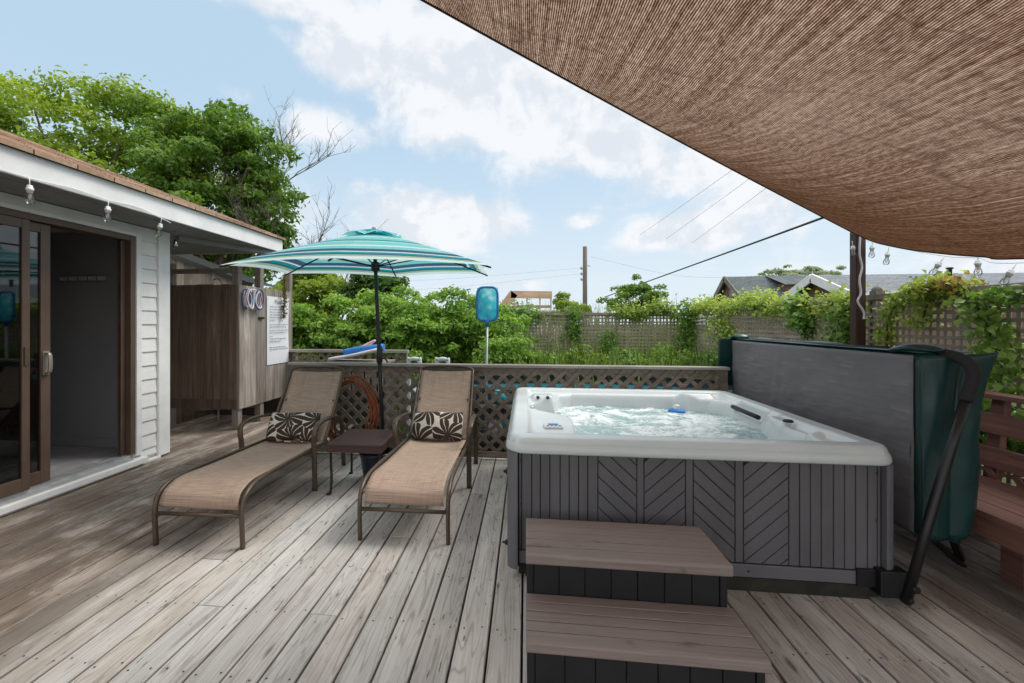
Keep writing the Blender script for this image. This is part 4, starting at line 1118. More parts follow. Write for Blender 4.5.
# ------------------------------------------------------------------ folded cover + lifter
cv=thing('spa_cover','folded dark green spa cover with grey lining standing beside the tub','spa cover',(2.02,2.62,.27))
CL,CH=2.18,.975
def slab(x0,th,seed,L=CL,H_=CH):
    m=MB(); nu,nv=44,22
    def sh(side):
        def f_(u,v):
            y=u*L; z=v*H_; e=min(min(y,L-y),min(z,H_-z)); k=min(1,e/.045); k=math.sqrt(max(0,1-(1-k)**2))
            b=.006*mnoise.noise(V((y*2.1,z*2.6,seed)))+.004*mnoise.noise(V((y*6,z*6,seed+5)))
            return (x0+th/2+side*(th/2*(.35+.65*k)+b*k),y,z)
        return f_
    m.grid(nu,nv,sh(-1)); m.grid(nu,nv,sh(1))
    # edges
    def edge(a,b_): 
        pass
    n1=(nu+1)*(nv+1); fs=[]
    I=lambda i,j:j*(nu+1)+i
    for i in range(nu):
        fs+= [(I(i,0),I(i+1,0),n1+I(i+1,0),n1+I(i,0)),(I(i,nv),I(i+1,nv),n1+I(i+1,nv),n1+I(i,nv))]
    for j in range(nv):
        fs+= [(I(0,j),I(0,j+1),n1+I(0,j+1),n1+I(0,j)),(I(nu,j),I(nu,j+1),n1+I(nu,j+1),n1+I(nu,j))]
    m.add([],[]); 
    for f_ in fs: m.f.append(list(f_)); m.sm.append(True); m.mi.append(0)
    return m
slab(0,.122,1).build('inner_half',M['vinyl'],cv)
slab(.130,.09,2).build('outer_half',M['vinyl'],cv)
m=MB(); m.grid(70,36,lambda u,v:(-.008-.012*mnoise.noise(V((u*3.2+v*1.1,v*1.5,4)))*math.sin(math.pi*min(1,u*1.02))-.006*mnoise.noise(V((u*11+v*4,v*5,9)))+.008*(abs(2*u-1)**8)-.02*math.exp(-((u-.62-.02*math.sin(v*5))/.012)**2)*.5,.035+u*(CL-.07),.03+v*(CH-.045))); m.build('lining',M['lining'],cv,fixn=False,solid=.003)
# skirts and flaps
def endcap(u,v):
    zb=.015+.03*u+.16*max(0,u-.72)**2/.078
    pl=abs(math.sin(math.pi*(u*1.9+.04*math.sin(v*6))))
    return (-.002+u*(.245+.030*v+.050*v**5)+.006*math.sin(v*8)*u,-.012-.022*pl**.7*(1-.5*v**6)-.02*v**5*u+.008*mnoise.noise(V((u*4,v*5,3))),zb+v*(CH-.012+.022*u**2-zb))
m=MB(); m.grid(40,40,endcap); m.build('end_flap',M['vinyl'],cv,fixn=False,solid=.005)
m=MB(); m.grid(12,14,lambda u,v:(-.115+u*.25,CL-.005+.03*math.sin(u*3)*v+.045*v,.5+(1-v)*.48-.0*u)); m.build('end_flap',M['vinyl'],cv,fixn=False,solid=.005)
def fold_bump(yc,ln,hw,h,x):
    m=MB(); 
    def f_(u,v):
        a=2*math.pi*u; p=math.sin(math.pi*v)**.5
        return (x+hw*p*math.cos(a),yc+(v-.5)*ln,CH+.012+h*p*math.sin(a)+.012*math.sin(v*5))
    m.grid(20,16,f_); return m
fold_bump(.12,.30,.09,.024,.07).build('fold_flap',M['vinyl'],cv,weld=True)
fold_bump(CL-.05,.18,.075,.026,.06).build('fold_flap',M['vinyl'],cv,weld=True)
m=MB(); m.grid(40,4,lambda u,v:(.012+v*.25,.02+u*(CL-.05),CH+.002+.008*math.sin(u*14)*v-.010*math.sin(math.pi*v)+.006*math.sin(v*9))); m.build('hinge_strip',M['vinyl_sheen'],cv,fixn=False,solid=.004)
lf=thing('cover_lifter','black tubular cover lifter arm leaning at the tub corner','cover lifter',(1.86,2.47,0))
m=MB(); P=lambda x,y,z:V((x-1.86,y-2.47,z))
arm=[P(1.845,2.47,.03),P(1.95,2.485,.40),P(2.06,2.495,.78),P(2.135,2.50,1.04)]
m.tube(arm,.0215,14); m.build('arm',M['black'],lf)
m=MB(); m.tube(catmull([P(2.13,2.4995,1.02),P(2.165,2.502,1.13),P(2.168,2.52,1.19),P(2.155,2.56,1.225),P(2.14,2.62,1.24),P(2.135,2.70,1.242)],8),.0265,16); m.build('foam_grip',M['foam'],lf)
m=MB(); m.tube([P(2.135,2.70,1.242),P(2.135,4.86,1.242)],.019,10); m.build('crossbar',M['black'],lf)
m=MB(); m.box(P(1.81,2.52,.105),(.13,.075,.13)); m.bb(-.20,-.02,.045,.060,.07,.16); m.lathe([(0,-.035),(.018,-.035),(.018,.035),(0,.035)],(.01,.0,.11),12,Matrix.Rotation(R(90),3,'X')); m.lathe([(0,-.035),(.012,-.035),(.012,.035),(0,.035)],(-.012,.0,.055),12,Matrix.Rotation(R(90),3,'X')); m.build('bracket',M['black_plastic'],lf,bevel=.004)
m=MB(); m.bar(P(2.16,2.88,.29),P(2.50,2.95,.0),.035,.02); m.bar(P(2.38,2.92,.30),P(2.55,3.02,.0),.035,.02); m.bar(P(2.10,2.88,.285),P(2.40,2.92,.285),.03,.02); m.bar(P(2.08,2.98,.29),P(2.3,4.5,.29),.03,.03); m.build('cover_shelf',M['black'],lf)

# ------------------------------------------------------------------ bench
bn=thing('bench','red brown slatted bench built along the deck edge behind the cover','bench',(2.36,.9,0))
BL=3.75
m=MB()
w=.56/4
for i in range(4): m.bb(w*i+.002,w*(i+1)-.003,0,BL,.385,.42)
m.build('seat',M['red_wood'],bn,bevel=.004)
m=MB(); m.bb(.0,.035,0,BL,.285,.384); m.build('apron',M['red_wood'],bn,bevel=.003)
for i in range(3):
    m=MB(); m.bb(.22,.36,-.06,.06,0,.384); o=m.build('leg',M['red_wood'],bn,bevel=.004); o.location=(0,.25+i*1.62,0)
for (z0,z1) in ((.475,.605),(.685,.815)):
    m=MB(); xm=.60+(z0-.4)*.14; m.box((xm,BL/2,(z0+z1)/2),(.028,BL,z1-z0),Matrix.Rotation(R(8),3,'Y')); m.build('back_slat',M['red_wood'],bn,bevel=.004)
m=MB(); m.box((.68,BL/2,.925),(.12,BL,.032)); m.build('back_cap',M['red_wood'],bn,bevel=.004)
for i in range(4):
    m=MB(); m.box((.665,.06+i*1.2,.46),(.04,.085,.90),Matrix.Rotation(R(6),3,'Y')); m.build('back_post',M['red_wood'],bn,bevel=.004)
lt=diag_lattice(0,BL,.02,.47,sp=.12,w=.04); lt.v=[(.60+y,x_,z) for x_,y,z in lt.v]; lt.build('back_lattice',M['red_wood'],bn,fixn=False)

# ------------------------------------------------------------------ sail, its post, rope and lights
m=MB(); m.bb(-.045,.045,-.045,.045,GZ,2.30); o=m.build('sail_post',M['red_post'],None,bevel=.006); o.location=(3.235,4.90,0); tag(o,'dark brown square post holding up the shade sail corner','post')
m=MB(); m.tube(catmull([(0,0,0),(-.012,-.01,-.2),(.01,-.008,-.33),(-.014,-.012,-.45),(.0,-.008,-.58),(-.03,-.012,-.66),(.02,-.012,-.76),(.025,-.014,-.82)],8),.009,8)
m.lathe([(0,-.012),(.013,-.006),(.013,.006),(0,.012)],(.025,-.014,-.825),10); o=m.build('rope',M['rope']); o.location=(3.215,4.835,2.27); tag(o,'white knotted rope dangling down the sail post','rope')
Pc=V((3.17,4.84,2.27)); Ac=V((-3.1,-.75,3.62))   # far corner, house side corner (A line passes over the camera left)
pA_=V((-.42,2.06,2.91))
E1=lambda t_:Pc.lerp(Pc+(pA_-Pc)*1.75,t_)+V((0,0,-.05*math.sin(math.pi*t_)))
e2p=catmull([(3.17,4.84,2.27),pxX(873,241,3.2),pxX(905,248.5,3.22),pxX(945,253.5,3.23),pxX(985,256.5,3.25),pxX(1024,258,3.26),(3.28,1.9,1.70),(3.3,.6,1.85),(3.3,-1.2,2.35)],10)
def E2(t_):
    f_=t_*(len(e2p)-1); i=min(int(f_),len(e2p)-2); return e2p[i].lerp(e2p[i+1],f_-i)
C1=E1(1); C2=e2p[-1]; 
def ray_at(x,y,z):
    Z=455*(z-1.4)/(323-y); u_=(x-470)/455*Z; return V((u_*c7-Z*s7,Z*c7+u_*s7,0))
CREASES=[([ray_at(*q_) for q_ in ((545,-30,2.85),(640,28,2.75),(700,62,2.65),(760,84,2.6),(850,100,2.5),(925,112,2.4),(1010,126,2.25))],.012,.022),
 ([ray_at(*q_) for q_ in ((690,10,2.75),(735,40,2.65),(775,62,2.6))],-.008,.03),
 ([ray_at(*q_) for q_ in ((930,140,2.2),(985,118,2.25),(1040,105,2.25))],.012,.028),
 ([ray_at(*q_) for q_ in ((560,60,2.75),(640,95,2.6),(740,120,2.5),(800,125,2.45))],-.004,.06)]
def crease(p):
    z=0; q_=V((p.x,p.y,0))
    for P_,amp,wd in CREASES:
        best=9
        for a_,b_ in zip(P_[:-1],P_[1:]):
            ab=b_-a_; t_=max(0,min(1,(q_-a_).dot(ab)/ab.length_squared)); best=min(best,(q_-a_-ab*t_).length)
        if best<wd*4: z+=amp*math.exp(-(best/wd)**2)
    return z
def sailp(u,v):
    # u: along edge1 (0 at the post), v: towards the camera side (edge2 direction)
    a=E1(u); b=E2(v); far=C1+(V((-1.2,-2.6,2.9))-C1)*v; near=C2+(V((-1.2,-2.6,2.9))-C2)*u
    p=a*(1-v)+near*v+b*(1-u)+far*u-(Pc*(1-u)*(1-v)+C1*u*(1-v)+C2*(1-u)*v+V((-1.2,-2.6,2.9))*u*v)
    k=math.sin(math.pi*min(1,u))*math.sin(math.pi*min(1,v))
    p.z+=crease(p)-.10*k+.010*mnoise.noise(V((u*7+v*3,v*5,2)))*min(1,u*8)*min(1,v*8)+.018*mnoise.noise(V((u*3-v*2,v*2.2,6)))*min(1,u*6)*min(1,v*8)
    return p
m=MB(); m.grid(230,230,lambda u,v:sailp(u,v))
sl=thing('shade_sail','brown shade sail stretched overhead across the right of the deck','shade sail',tuple(Pc))
m.v=[(x-Pc.x,y-Pc.y,z-Pc.z) for x,y,z in m.v]
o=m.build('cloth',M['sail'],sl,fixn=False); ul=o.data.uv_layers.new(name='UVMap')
for l in o.data.loops:
    v=o.data.vertices[l.vertex_index].co; ul.data[l.index].uv=(v.x+10,v.y+10)
m=MB(); m.tube([E1(i/60)-Pc+V((0,0,-.002)) for i in range(61)],.007,6); m.tube([E2(i/60)-Pc+V((0,0,-.002)) for i in range(61)],.007,6); m.build('hem',M['sail_hem'],sl)
m=MB(); m.tube([(0,0,0),V((3.23,4.9,2.28))-Pc],.006,6); m.lathe([(.02,-.004),(.03,0),(.02,.004)],(0,0,0),12); m.build('corner_ring',M['steel'],sl)
strand('string_lights','string of clear bulbs strung from the sail post along the trellis fence',
  [(3.29,4.86,2.20),pxX(889,246,3.33),pxX(944,256,3.34),pxX(978,258,3.345),pxX(1016,263,3.35),(3.36,2.4,1.76),(3.38,1.5,1.9)],
  [((3.30,4.80,2.19),.1,.0),((3.16,4.86,2.20),.0,-.1),(pxX(889,247,3.33),.15,.06),(pxX(944,257,3.335),.2,.45),(pxX(978,254,3.34),0,0),(pxX(1016,264,3.345),.1,.45)],.95,'strings of light bulbs')

# ------------------------------------------------------------------ things behind the railing
sk=thing('pool_skimmer','blue framed pool skimmer net standing upright on its grey pole','skimmer net',(-.49,5.45,GZ))
zc_=1.63-GZ
m=MB(); rr_=[]
for k in range(40):
    a=2*math.pi*k/40; ca,sa=math.cos(a),math.sin(a); rr_.append((.03+.125*math.copysign(abs(ca)**.45,ca),0,zc_+.20*math.copysign(abs(sa)**.45,sa)))
m.tube(rr_,.014,8,closed=True); m.build('frame',M['net_blue'],sk)
m=MB(); m.grid(14,18,lambda u,v:(.03+(u-.5)*.25,.02+.05*math.sin(math.pi*u)*math.sin(math.pi*v),zc_+(v-.5)*.39)); o=m.build('net',M['net'],sk,fixn=False)
ul=o.data.uv_layers.new(name='UVMap')
for l in o.data.loops: v=o.data.vertices[l.vertex_index].co; ul.data[l.index].uv=(v.x,v.z)
m=MB(); m.tube([(.03,0,zc_-.19),(.0,0,0)],.014,10); m.build('pole',M['steel'],sk)
m=MB(); m.lathe([(.0,-.06),(.02,-.06),(.03,.0),(.015,.02)],(.028,0,zc_-.21),10); m.build('socket',M['net_blue'],sk)
# white pool ladder loops
ld=thing('pool_ladder','white plastic pool ladder with two loop handles behind the railing','ladder',(-1.28,5.9,GZ))
for s in (-1,1):
    m=MB(); pts=catmull([(s*.19-.075,0,0),(s*.19-.075,0,1.33),(s*.19-.055,0,1.46),(s*.19+.055,0,1.46),(s*.19+.075,0,1.33),(s*.19+.075,0,0)],6); m.sweep(pts,rrect(.026,.03,.6),up=(0,1,0)); m.build('side_rail',M['white_toy'],ld)
for i in range(4): m=MB(); m.bb(-.12,.12,-.05,.05,.25+i*.27,.28+i*.27); m.build('rung',M['white_toy'],ld,bevel=.004)
# slatted crate with floats
cr=thing('slatted_chest','grey slatted wooden chest holding pool floats behind the railing','chest',(-2.35,6.30,GZ))
m=MB(); 
for i in range(9): m.bb(-.40+i*.092,-.40+i*.092+.07,-.26,-.235,1.02,1.38)
m.bb(-.42,.43,-.27,.27,1.381,1.41); m.build('slats',M['grey_wood_y'],cr,bevel=.003)
m=MB(); m.bb(-.41,.42,-.23,.26,0,1.37); m.build('body',M['dark_under'],cr)
m=MB(); m.sweep(catmull([(-.40,0,.0),(-.1,0,.05),(.30,0,.14)],8),rrect(.17,.022,.9),up=(0,0,1)); o=m.build('foam_board',M['white_toy']); o.location=(-2.35,6.25,GZ+1.44); tag(o,'white foam board resting tilted on the slatted chest','foam board')
m=MB(); m.tube(catmull([(-.28,0,.02),(0,0,.07),(.30,0,.10)],8),.05,14); o=m.build('pool_noodle',M['blue']); o.location=(-2.28,6.20,GZ+1.51); tag(o,'bright blue foam roll lying on the white foam board','pool float')
m=MB(); m.sweep(catmull([(-.17,0,0),(0,0,.10),(.16,0,.20)],8),rrect(.09,.03,.9),up=(0,0,1),scale=[.4+.6*math.sin(math.pi*min(1,(i+2)/18)) for i in range(17)]); o=m.build('pink_float',M['pink']); o.location=(-2.33,6.38,GZ+1.50); tag(o,'pale pink float leaning behind the blue foam roll','pool float')
pl_=thing('swimming_pool','above ground pool with dark wall glimpsed through the lattice railing','pool',(.9,6.75,GZ))
m=MB(); out=[(2.3*math.cos(a),1.0*math.sin(a)) for a in [2*math.pi*k/48 for k in range(48)]]
m.add([(x,y,0) for x,y in out]+[(x,y,1.05+.012*(i%2)) for i,(x,y) in enumerate(out)],[(i,(i+1)%48,48+(i+1)%48,48+i) for i in range(48)],True); m.build('wall',pbr('dark blue grey pool wall',(.05,.065,.075),(.03,.038,.045),scale=3,rough=.5),pl_)
m=MB(); m.sweep([(x,y,1.08) for x,y in out],rrect(.07,.018,.6),closed=True); m.build('rim',M['dark_under'],pl_)
m=MB(); m.add([(0,0,.95)]+[(x*.985,y*.985,.95) for x,y in out],[(0,1+i,1+(i+1)%48) for i in range(48)]); m.build('water',pbr('pool water',(.05,.20,.24),(.03,.15,.20),rough=.08),pl_)
def ball(loc,r,mat,lab):
    m=MB(); m.lathe([(r*math.sin(math.pi*k/12),-r*math.cos(math.pi*k/12)) for k in range(13)],(0,0,0),20); m.tube([(0,0,r),(0,0,r+.012)],.01,8)
    o=m.build('beach_ball',mat); o.location=loc; tag(o,lab,'beach ball','pool balls behind the lattice')
ball((-.30,5.15,.56),.09,M['teal_toy'],'teal ball seen high through the lattice left of the tub')
ball((-.20,5.12,.28),.10,M['teal_toy'],'teal ball seen low through the lattice beside the tub')
ball((-.33,5.10,.24),.09,M['white_toy'],'white ball low behind the lattice beside the tub')
ball((-1.26,5.12,.60),.05,M['white_toy'],'small white ball behind the lattice between the loungers')

# shelf-like net bin that carries the balls (so they do not float)
bin_=thing('toy_bin','dark wire bin of pool balls standing behind the lattice','bin',(-.30,5.13,GZ))
m=MB()
for z in (.02,.35,.71,1.2):
    m.tube([(.30*math.cos(a)*1.0,.16*math.sin(a),z) for a in [2*math.pi*k/24 for k in range(24)]],.006,6,closed=True)
for k in range(16): a=2*math.pi*k/16; m.tube([(.30*math.cos(a),.16*math.sin(a),.02),(.30*math.cos(a),.16*math.sin(a),1.2)],.004,5)
m.bb(-.26,.26,-.12,.12,.02,.68) ; m.bb(-.26,.26,-.115,.12,.93,1.012); m.build('basket',M['black'],bin_)
bs=thing('plant_stand','slim dark stand carrying a small white ball behind the lattice','stand',(-1.26,5.12,GZ))
m=MB(); m.tube([(0,0,0),(0,0,1.09)],.02,8); m.lathe([(0,1.09),(.06,1.09),(.06,1.10),(0,1.10)],(0,0,0),16); m.lathe([(0,0),(.12,0),(.12,.02),(0,.02)],(0,0,0),16); m.build('stem',M['black'],bs)

# ------------------------------------------------------------------ vegetation
def leaf_mesh(name,mat,C,N,size,tint,parent=None,aspect=.55,fold=.25):
    """C centres, N facing normals (n,3), size (n,), tint (n,)"""
    n=len(C); N=N/np.linalg.norm(N,axis=1,keepdims=True)
    r=rng.normal(size=(n,3)); T=r-N*(r*N).sum(1,keepdims=True); T/=np.linalg.norm(T,axis=1,keepdims=True)
    B=np.cross(N,T); s=size[:,None]
    v=np.empty((n,4,3))
    v[:,0]=C-T*s*.5; v[:,1]=C+B*s*aspect*.5+N*s*fold*.5-T*s*.05; v[:,2]=C+T*s*.5-N*s*.12; v[:,3]=C-B*s*aspect*.5+N*s*fold*.5-T*s*.05
    me=bpy.data.meshes.new(name); me.vertices.add(n*4); me.vertices.foreach_set('co',v.reshape(-1).astype(np.float32))
    base=np.arange(n)*4
    tri=np.stack([base,base+1,base+2,base,base+2,base+3],1).reshape(-1)
    me.loops.add(n*6); me.loops.foreach_set('vertex_index',tri.astype(np.int32))
    me.polygons.add(n*2); me.polygons.foreach_set('loop_start',(np.arange(n*2)*3).astype(np.int32)); 
    me.update(calc_edges=True); me.validate()
    at=me.attributes.new('tint','FLOAT_COLOR','POINT'); tt=np.repeat(np.clip(tint,0,1),4); colr=np.stack([tt,tt,tt,np.ones_like(tt)],1)
    at.data.foreach_set('color',colr.reshape(-1).astype(np.float32))
    me.materials.append(mat)
    o=bpy.data.objects.new(name,me); COL.objects.link(o)
    if parent: o.parent=parent
    return o
def crown_pts(blobs,n,thick=.45,up=.5,flat=.62):
    """leaves on the shells of many small clumps; returns centres, normals, tint"""
    blobs=np.array(blobs); w=blobs[:,3]**2; idx=rng.choice(len(blobs),n,p=w/w.sum())
    dv=rng.normal(size=(n,3)); dv/=np.linalg.norm(dv,axis=1,keepdims=True)
    dv[:,2]=np.where(dv[:,2]<-.35,-dv[:,2]*.6,dv[:,2])
    rad=blobs[idx,3]*(1-thick*rng.random(n)**1.6)
    C=blobs[idx,:3]+dv*rad[:,None]*np.array([1,1,flat])+rng.normal(size=(n,3))*rad[:,None]*.10
    N=dv*.6+rng.normal(size=(n,3))*.55+np.array([0,0,up])
    hue=blobs[idx,4]
    tint=.30+.28*dv[:,2]+.28*(hue-.5)+rng.normal(size=n)*.13+.10  # clump tops lighter, undersides darker: shading put into the leaf colour
    return C,N,tint
def blobs_in(center,rad,n,rmin,rmax,shell=.55):
    out=[]
    for i in range(n):
        d_=rng.normal(size=3); d_/=np.linalg.norm(d_); k=shell+(1-shell)*rng.random()
        if rng.random()<.25: k*=.6
        p=np.array(center)+d_*np.array(rad)*k
        out.append([*p,rng.uniform(rmin,rmax),rng.random()])
    return out
def limb_tree(m,base,tips,r0,rr=None,wig=.25):
    base=V(base)
    for tp in tips:
        tp=V(tp); mid=base.lerp(tp,.5)+V((random.uniform(-1,1),random.uniform(-1,1),random.uniform(-.3,.8)))*wig*(tp-base).length*.25
        pts=catmull([base,base.lerp(mid,.6)+V((0,0,.1)),mid,tp],4); n=len(pts)
        m.tube(pts,r0,6,scale=[1-.85*i/(n-1) for i in range(n)])
def tree(name,label,base,center,rad,nb,rb,nl,ls,mat,trunk_r,cat='tree',group=None,extra=None):
    r=thing(name,label,cat,base,0,group); b=V(base)
    bl=blobs_in(V(center)-b,rad,nb,*rb)
    if extra: bl+= [[*(V(e[:3])-b),e[3],e[4]] for e in extra]
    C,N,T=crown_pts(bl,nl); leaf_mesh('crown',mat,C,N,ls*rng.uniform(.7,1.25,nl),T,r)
    m=MB(); fork=V((0,0,max(.4,(center[2]-base[2]-rad[2])*.8+.4))); m.tube(catmull([(0,0,-.2),(.05,.02,fork.z*.5),fork],4),trunk_r,8,scale=[1.15-.35*i/8 for i in range(9)])
    tips=[b_[:3] for b_ in bl[::max(1,len(bl)//16)]]; limb_tree(m,fork,tips,trunk_r*.6)
    m.build('trunk',M['bark'],r); return r
GT='trees round the yard'
tree('broadleaf_tree','big yellow green leafy tree rising behind the house roof',(-15.6,14.5,GZ),(-15.6,14.5,5.6),(6.6,3.6,3.8),170,(.55,1.25),50000,.20,M['leaf_tree'],.3,group=GT,
     extra=[(-21.0,14.0,8.2,1.5,.6),(-19.5,14.0,8.9,1.4,.7),(-17.6,14,9.2,1.2,.5),(-15.6,14,9.2,1.2,.7),(-13.6,14,8.9,1.2,.5),(-12.2,14,8.3,1.1,.6)])
tree('broadleaf_tree','darker green tree between the house roof and the parasol',(-9.7,13.4,GZ),(-9.8,13.4,5.2),(2.5,2.4,2.7),84,(.38,.8),24000,.17,M['leaf_mid'],.2,group=GT,
     extra=[(-7.9,13.2,5.7,.7,.6),(-7.7,13.3,4.7,.7,.5),(-8.0,13.3,3.7,.8,.5),(-11.6,13.4,7.4,1.0,.5),(-10.6,13.4,7.7,.8,.4),(-7.5,13.2,6.5,.6,.6),(-8.5,13.3,7.3,.7,.5),(-9.3,13.3,7.9,.7,.6),(-12.4,13.6,8.3,.9,.6),(-7.2,13.2,5.2,.55,.6)])
# bare trees
def bare(name,label,base,h,spread,seed,mat,group):
    r=thing(name,label,'tree',base,0,group); q=random.Random(seed); m=MB()
    def grow(p,d_,L,rad,lev):
        n=4; pts=[p]; dd=d_.copy()
        for i in range(n):
            dd=(dd+V((q.uniform(-1,1),q.uniform(-1,1),q.uniform(-.5,.6)))*.22).normalized(); pts.append(pts[-1]+dd*L/n)
        m.tube(pts,rad,5,scale=[1-.45*i/n for i in range(n+1)])
        if lev==0: return
        for k in range(q.randint(3,4)):
            j=q.randint(2,n); nd=(dd+V((q.uniform(-1,1),q.uniform(-1,1),q.uniform(-.3,.9)))*spread).normalized()
            grow(pts[j],nd,L*q.uniform(.5,.78),rad*.55,lev-1)
    grow(V((0,0,0)),V((0.05,0,1)),h*.45,h*.0125,5); m.build('branches',mat,r); return r
bare('bare_tree','bare grey tree with thin twigs reaching right past the green crown',(-11.3,17.2,GZ+2.0),8.3,1.0,9,M['pale_bark'],GT)
bare('bare_tree','small bare twiggy tree rising just behind the parasol canopy',(-5.35,12.6,GZ),5.5,1.0,31,M['bark'],GT)
tree('broadleaf_tree','dense olive green tree directly behind the parasol pole',(-3.35,10.2,GZ),(-3.35,10.2,1.95),(.75,.7,.75),26,(.2,.36),6500,.11,M['leaf_dark'],.08,group=GT)
tree('broadleaf_tree','loose small tree beyond the back trellis near the utility pole',(4.6,20,GZ),(4.55,20,2.35),(1.45,1.2,1.0),90,(.16,.34),5600,.13,M['leaf_mid'],.1,group=GT)
tree('broadleaf_tree','pale grey green tree beyond the far rooftops',(20.3,36,GZ),(20.0,36,4.6),(3.9,2.5,1.2),80,(.22,.5),5200,.26,M['leaf_pale'],.2,group=GT)
tree('broadleaf_tree','small green tree between the skimmer net and the utility pole',(1.55,16.5,GZ),(1.5,16.5,1.75),(.75,.6,.65),18,(.2,.36),3200,.12,M['leaf_tree'],.06,group=GT)
tree('broadleaf_tree','leafy green tree rising behind the shower enclosure',(-5.4,11.0,GZ),(-5.6,11.0,2.1),(1.6,1.0,1.15),34,(.3,.5),9000,.13,M['leaf_tree'],.1,group=GT)
# hedge shrubs
def shrub(px,Y,w,top,label,nl=12000,ls=.092,mat='leaf_hedge'):
    c=(px,Y,(GZ+top)/2+.05); return tree('shrub',label,(px,Y,GZ),c,(w,.75,(top-GZ)/2-.12),95,(.16,.30),nl,ls,M[mat],.03,'shrub','shrubs behind the railing')
shrub(-4.25,8.3,.75,1.85,'bright green shrub right beside the shower enclosure')
shrub(-3.25,8.5,.85,2.12,'bright green shrub behind the short lattice railing')
shrub(-2.2,8.4,.85,2.12,'tall bright green shrub just right of the parasol pole')
shrub(-2.75,9.2,.8,2.25,'tall bright green shrub in the second row behind the parasol pole')
shrub(-1.3,8.7,.85,2.02,'bright green shrub behind the white pool ladder')
shrub(-.55,8.5,.6,1.85,'lower green shrub behind the skimmer net',5000)
shrub(-1.85,9.5,.7,2.0,'bright green shrub in the back row between pole and ladder')
shrub(-.95,9.4,.6,1.92,'bright green shrub in the back row left of the skimmer net')
shrub(-.2,9.3,.5,1.35,'dark low shrub at the foot of the back trellis',3500,.09,'leaf_dark')
shrub(-3.55,7.5,.5,.55,'low dark green plant below the shower boards',2500,.09,'leaf_hedge')
# sprays of taller stems on top of the hedge
def spray(name,label,pts,mat,nl,ls,group,cat='vine',stem=True,jit=.12,tint0=.55,parent=None):
    """plant along a polyline of points (world)"""
    b=V(pts[0]); r=thing(name,label,cat,tuple(b),0,group)
    cur=catmull([V(p)-b for p in pts],10); P=np.array([tuple(p) for p in cur])
    nl=int(nl*2.0); ls=ls*.66; k=rng.integers(0,len(P),nl); cl_=rng.normal(size=(max(4,nl//22),3))*.8; C=P[k]+(rng.normal(size=(nl,3))*.5+cl_[rng.integers(0,len(cl_),nl)])*np.array([jit,jit*.6,jit*.8])*.85
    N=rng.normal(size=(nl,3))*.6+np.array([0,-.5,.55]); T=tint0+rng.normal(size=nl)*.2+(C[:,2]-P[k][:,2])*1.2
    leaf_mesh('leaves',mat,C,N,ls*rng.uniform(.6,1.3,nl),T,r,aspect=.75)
    if stem: m=MB(); m.tube(cur,.008,5); m.build('stem',M['bark'],r)
    return r
GV='vines climbing the trellis fences'
# along the top of the right fence (X~3.4) : light yellow-green
spray('climbing_vine','yellow green vine spilling over the fence top before the gabled houses',[(3.45,9.8,1.68),(3.42,9.0,1.73),(3.45,8.2,1.66),(3.42,7.4,1.73),(3.45,6.9,1.66)],M['leaf_vine'],1250,.085,GV,jit=.13,tint0=.72)
spray('climbing_vine','yellow green vine along the fence top left of the sail post',[(3.44,6.9,1.60),(3.40,6.4,1.62),(3.44,5.9,1.58),(3.42,5.4,1.62),(3.42,5.1,1.56)],M['leaf_vine'],620,.085,GV,jit=.12,tint0=.70)
spray('climbing_vine','green vine hanging in a clump left of the sail post',[(3.38,6.1,1.70),(3.35,6.0,1.5),(3.36,5.9,1.36)],M['leaf_big'],330,.11,GV,jit=.10,tint0=.5)
spray('climbing_vine','light green bushy vine over the fence just right of the sail post',[(3.40,4.75,1.0),(3.36,4.7,1.4),(3.38,4.55,1.64),(3.40,4.3,1.73),(3.42,4.0,1.66)],M['leaf_vine'],430,.07,GV,jit=.075,tint0=.66)
spray('climbing_vine','reddish tipped thin vine on the fence between the hanging bulbs',[pxX(922,325,3.37),pxX(926,308,3.36),pxX(934,296,3.37),pxX(938,286,3.38)],M['leaf_vine'],300,.055,GV,jit=.09,tint0=.75)
spray('climbing_vine','green vine draped over the fence top under the bulb string',[pxX(912,295,3.38),pxX(935,291,3.36),pxX(958,293,3.36),pxX(976,302,3.35)],M['leaf_big'],140,.075,GV,jit=.05,tint0=.7)
spray('climbing_vine','broad leaved vine cascading down the fence above the bench',[pxX(972,300,3.35),pxX(984,318,3.33),pxX(992,336,3.32),pxX(999,354,3.31),pxX(1002,372,3.31),pxX(996,388,3.31)],M['leaf_big'],230,.095,GV,jit=.085,tint0=.8)
spray('climbing_vine','leafy growth under the back of the bench',[pxX(985,540,3.25),pxX(1005,552,3.25),pxX(1020,560,3.25)],M['leaf_big'],600,.10,GV,jit=.14,tint0=.42)
spray('climbing_vine','low leafy growth seen through the bench back slats',[pxX(985,415,3.35),pxX(1000,430,3.35),pxX(1018,440,3.35)],M['leaf_big'],330,.10,GV,jit=.12,tint0=.45)
spray('climbing_vine','orange tinged thin vine high on the fence below the bulb string',[pxX(925,298,3.38),pxX(938,286,3.37),pxX(950,285,3.37),pxX(962,293,3.37)],leafmat('autumn vine leaves',(.10,.07,.02),(.32,.22,.05),(.50,.34,.09)),170,.06,GV,jit=.07,tint0=.6)
spray('climbing_vine','green leafy vine running along the top rail at the far right',[pxX(982,300,3.36),pxX(1000,297,3.35),pxX(1018,298,3.35)],M['leaf_big'],110,.075,GV,jit=.05,tint0=.6)
spray('climbing_vine','tall green vine beside the sail post reaching down behind the cover',[(3.36,5.3,1.5),(3.33,5.2,1.2),(3.33,5.15,.9)],M['leaf_big'],420,.085,GV,jit=.11,tint0=.5)
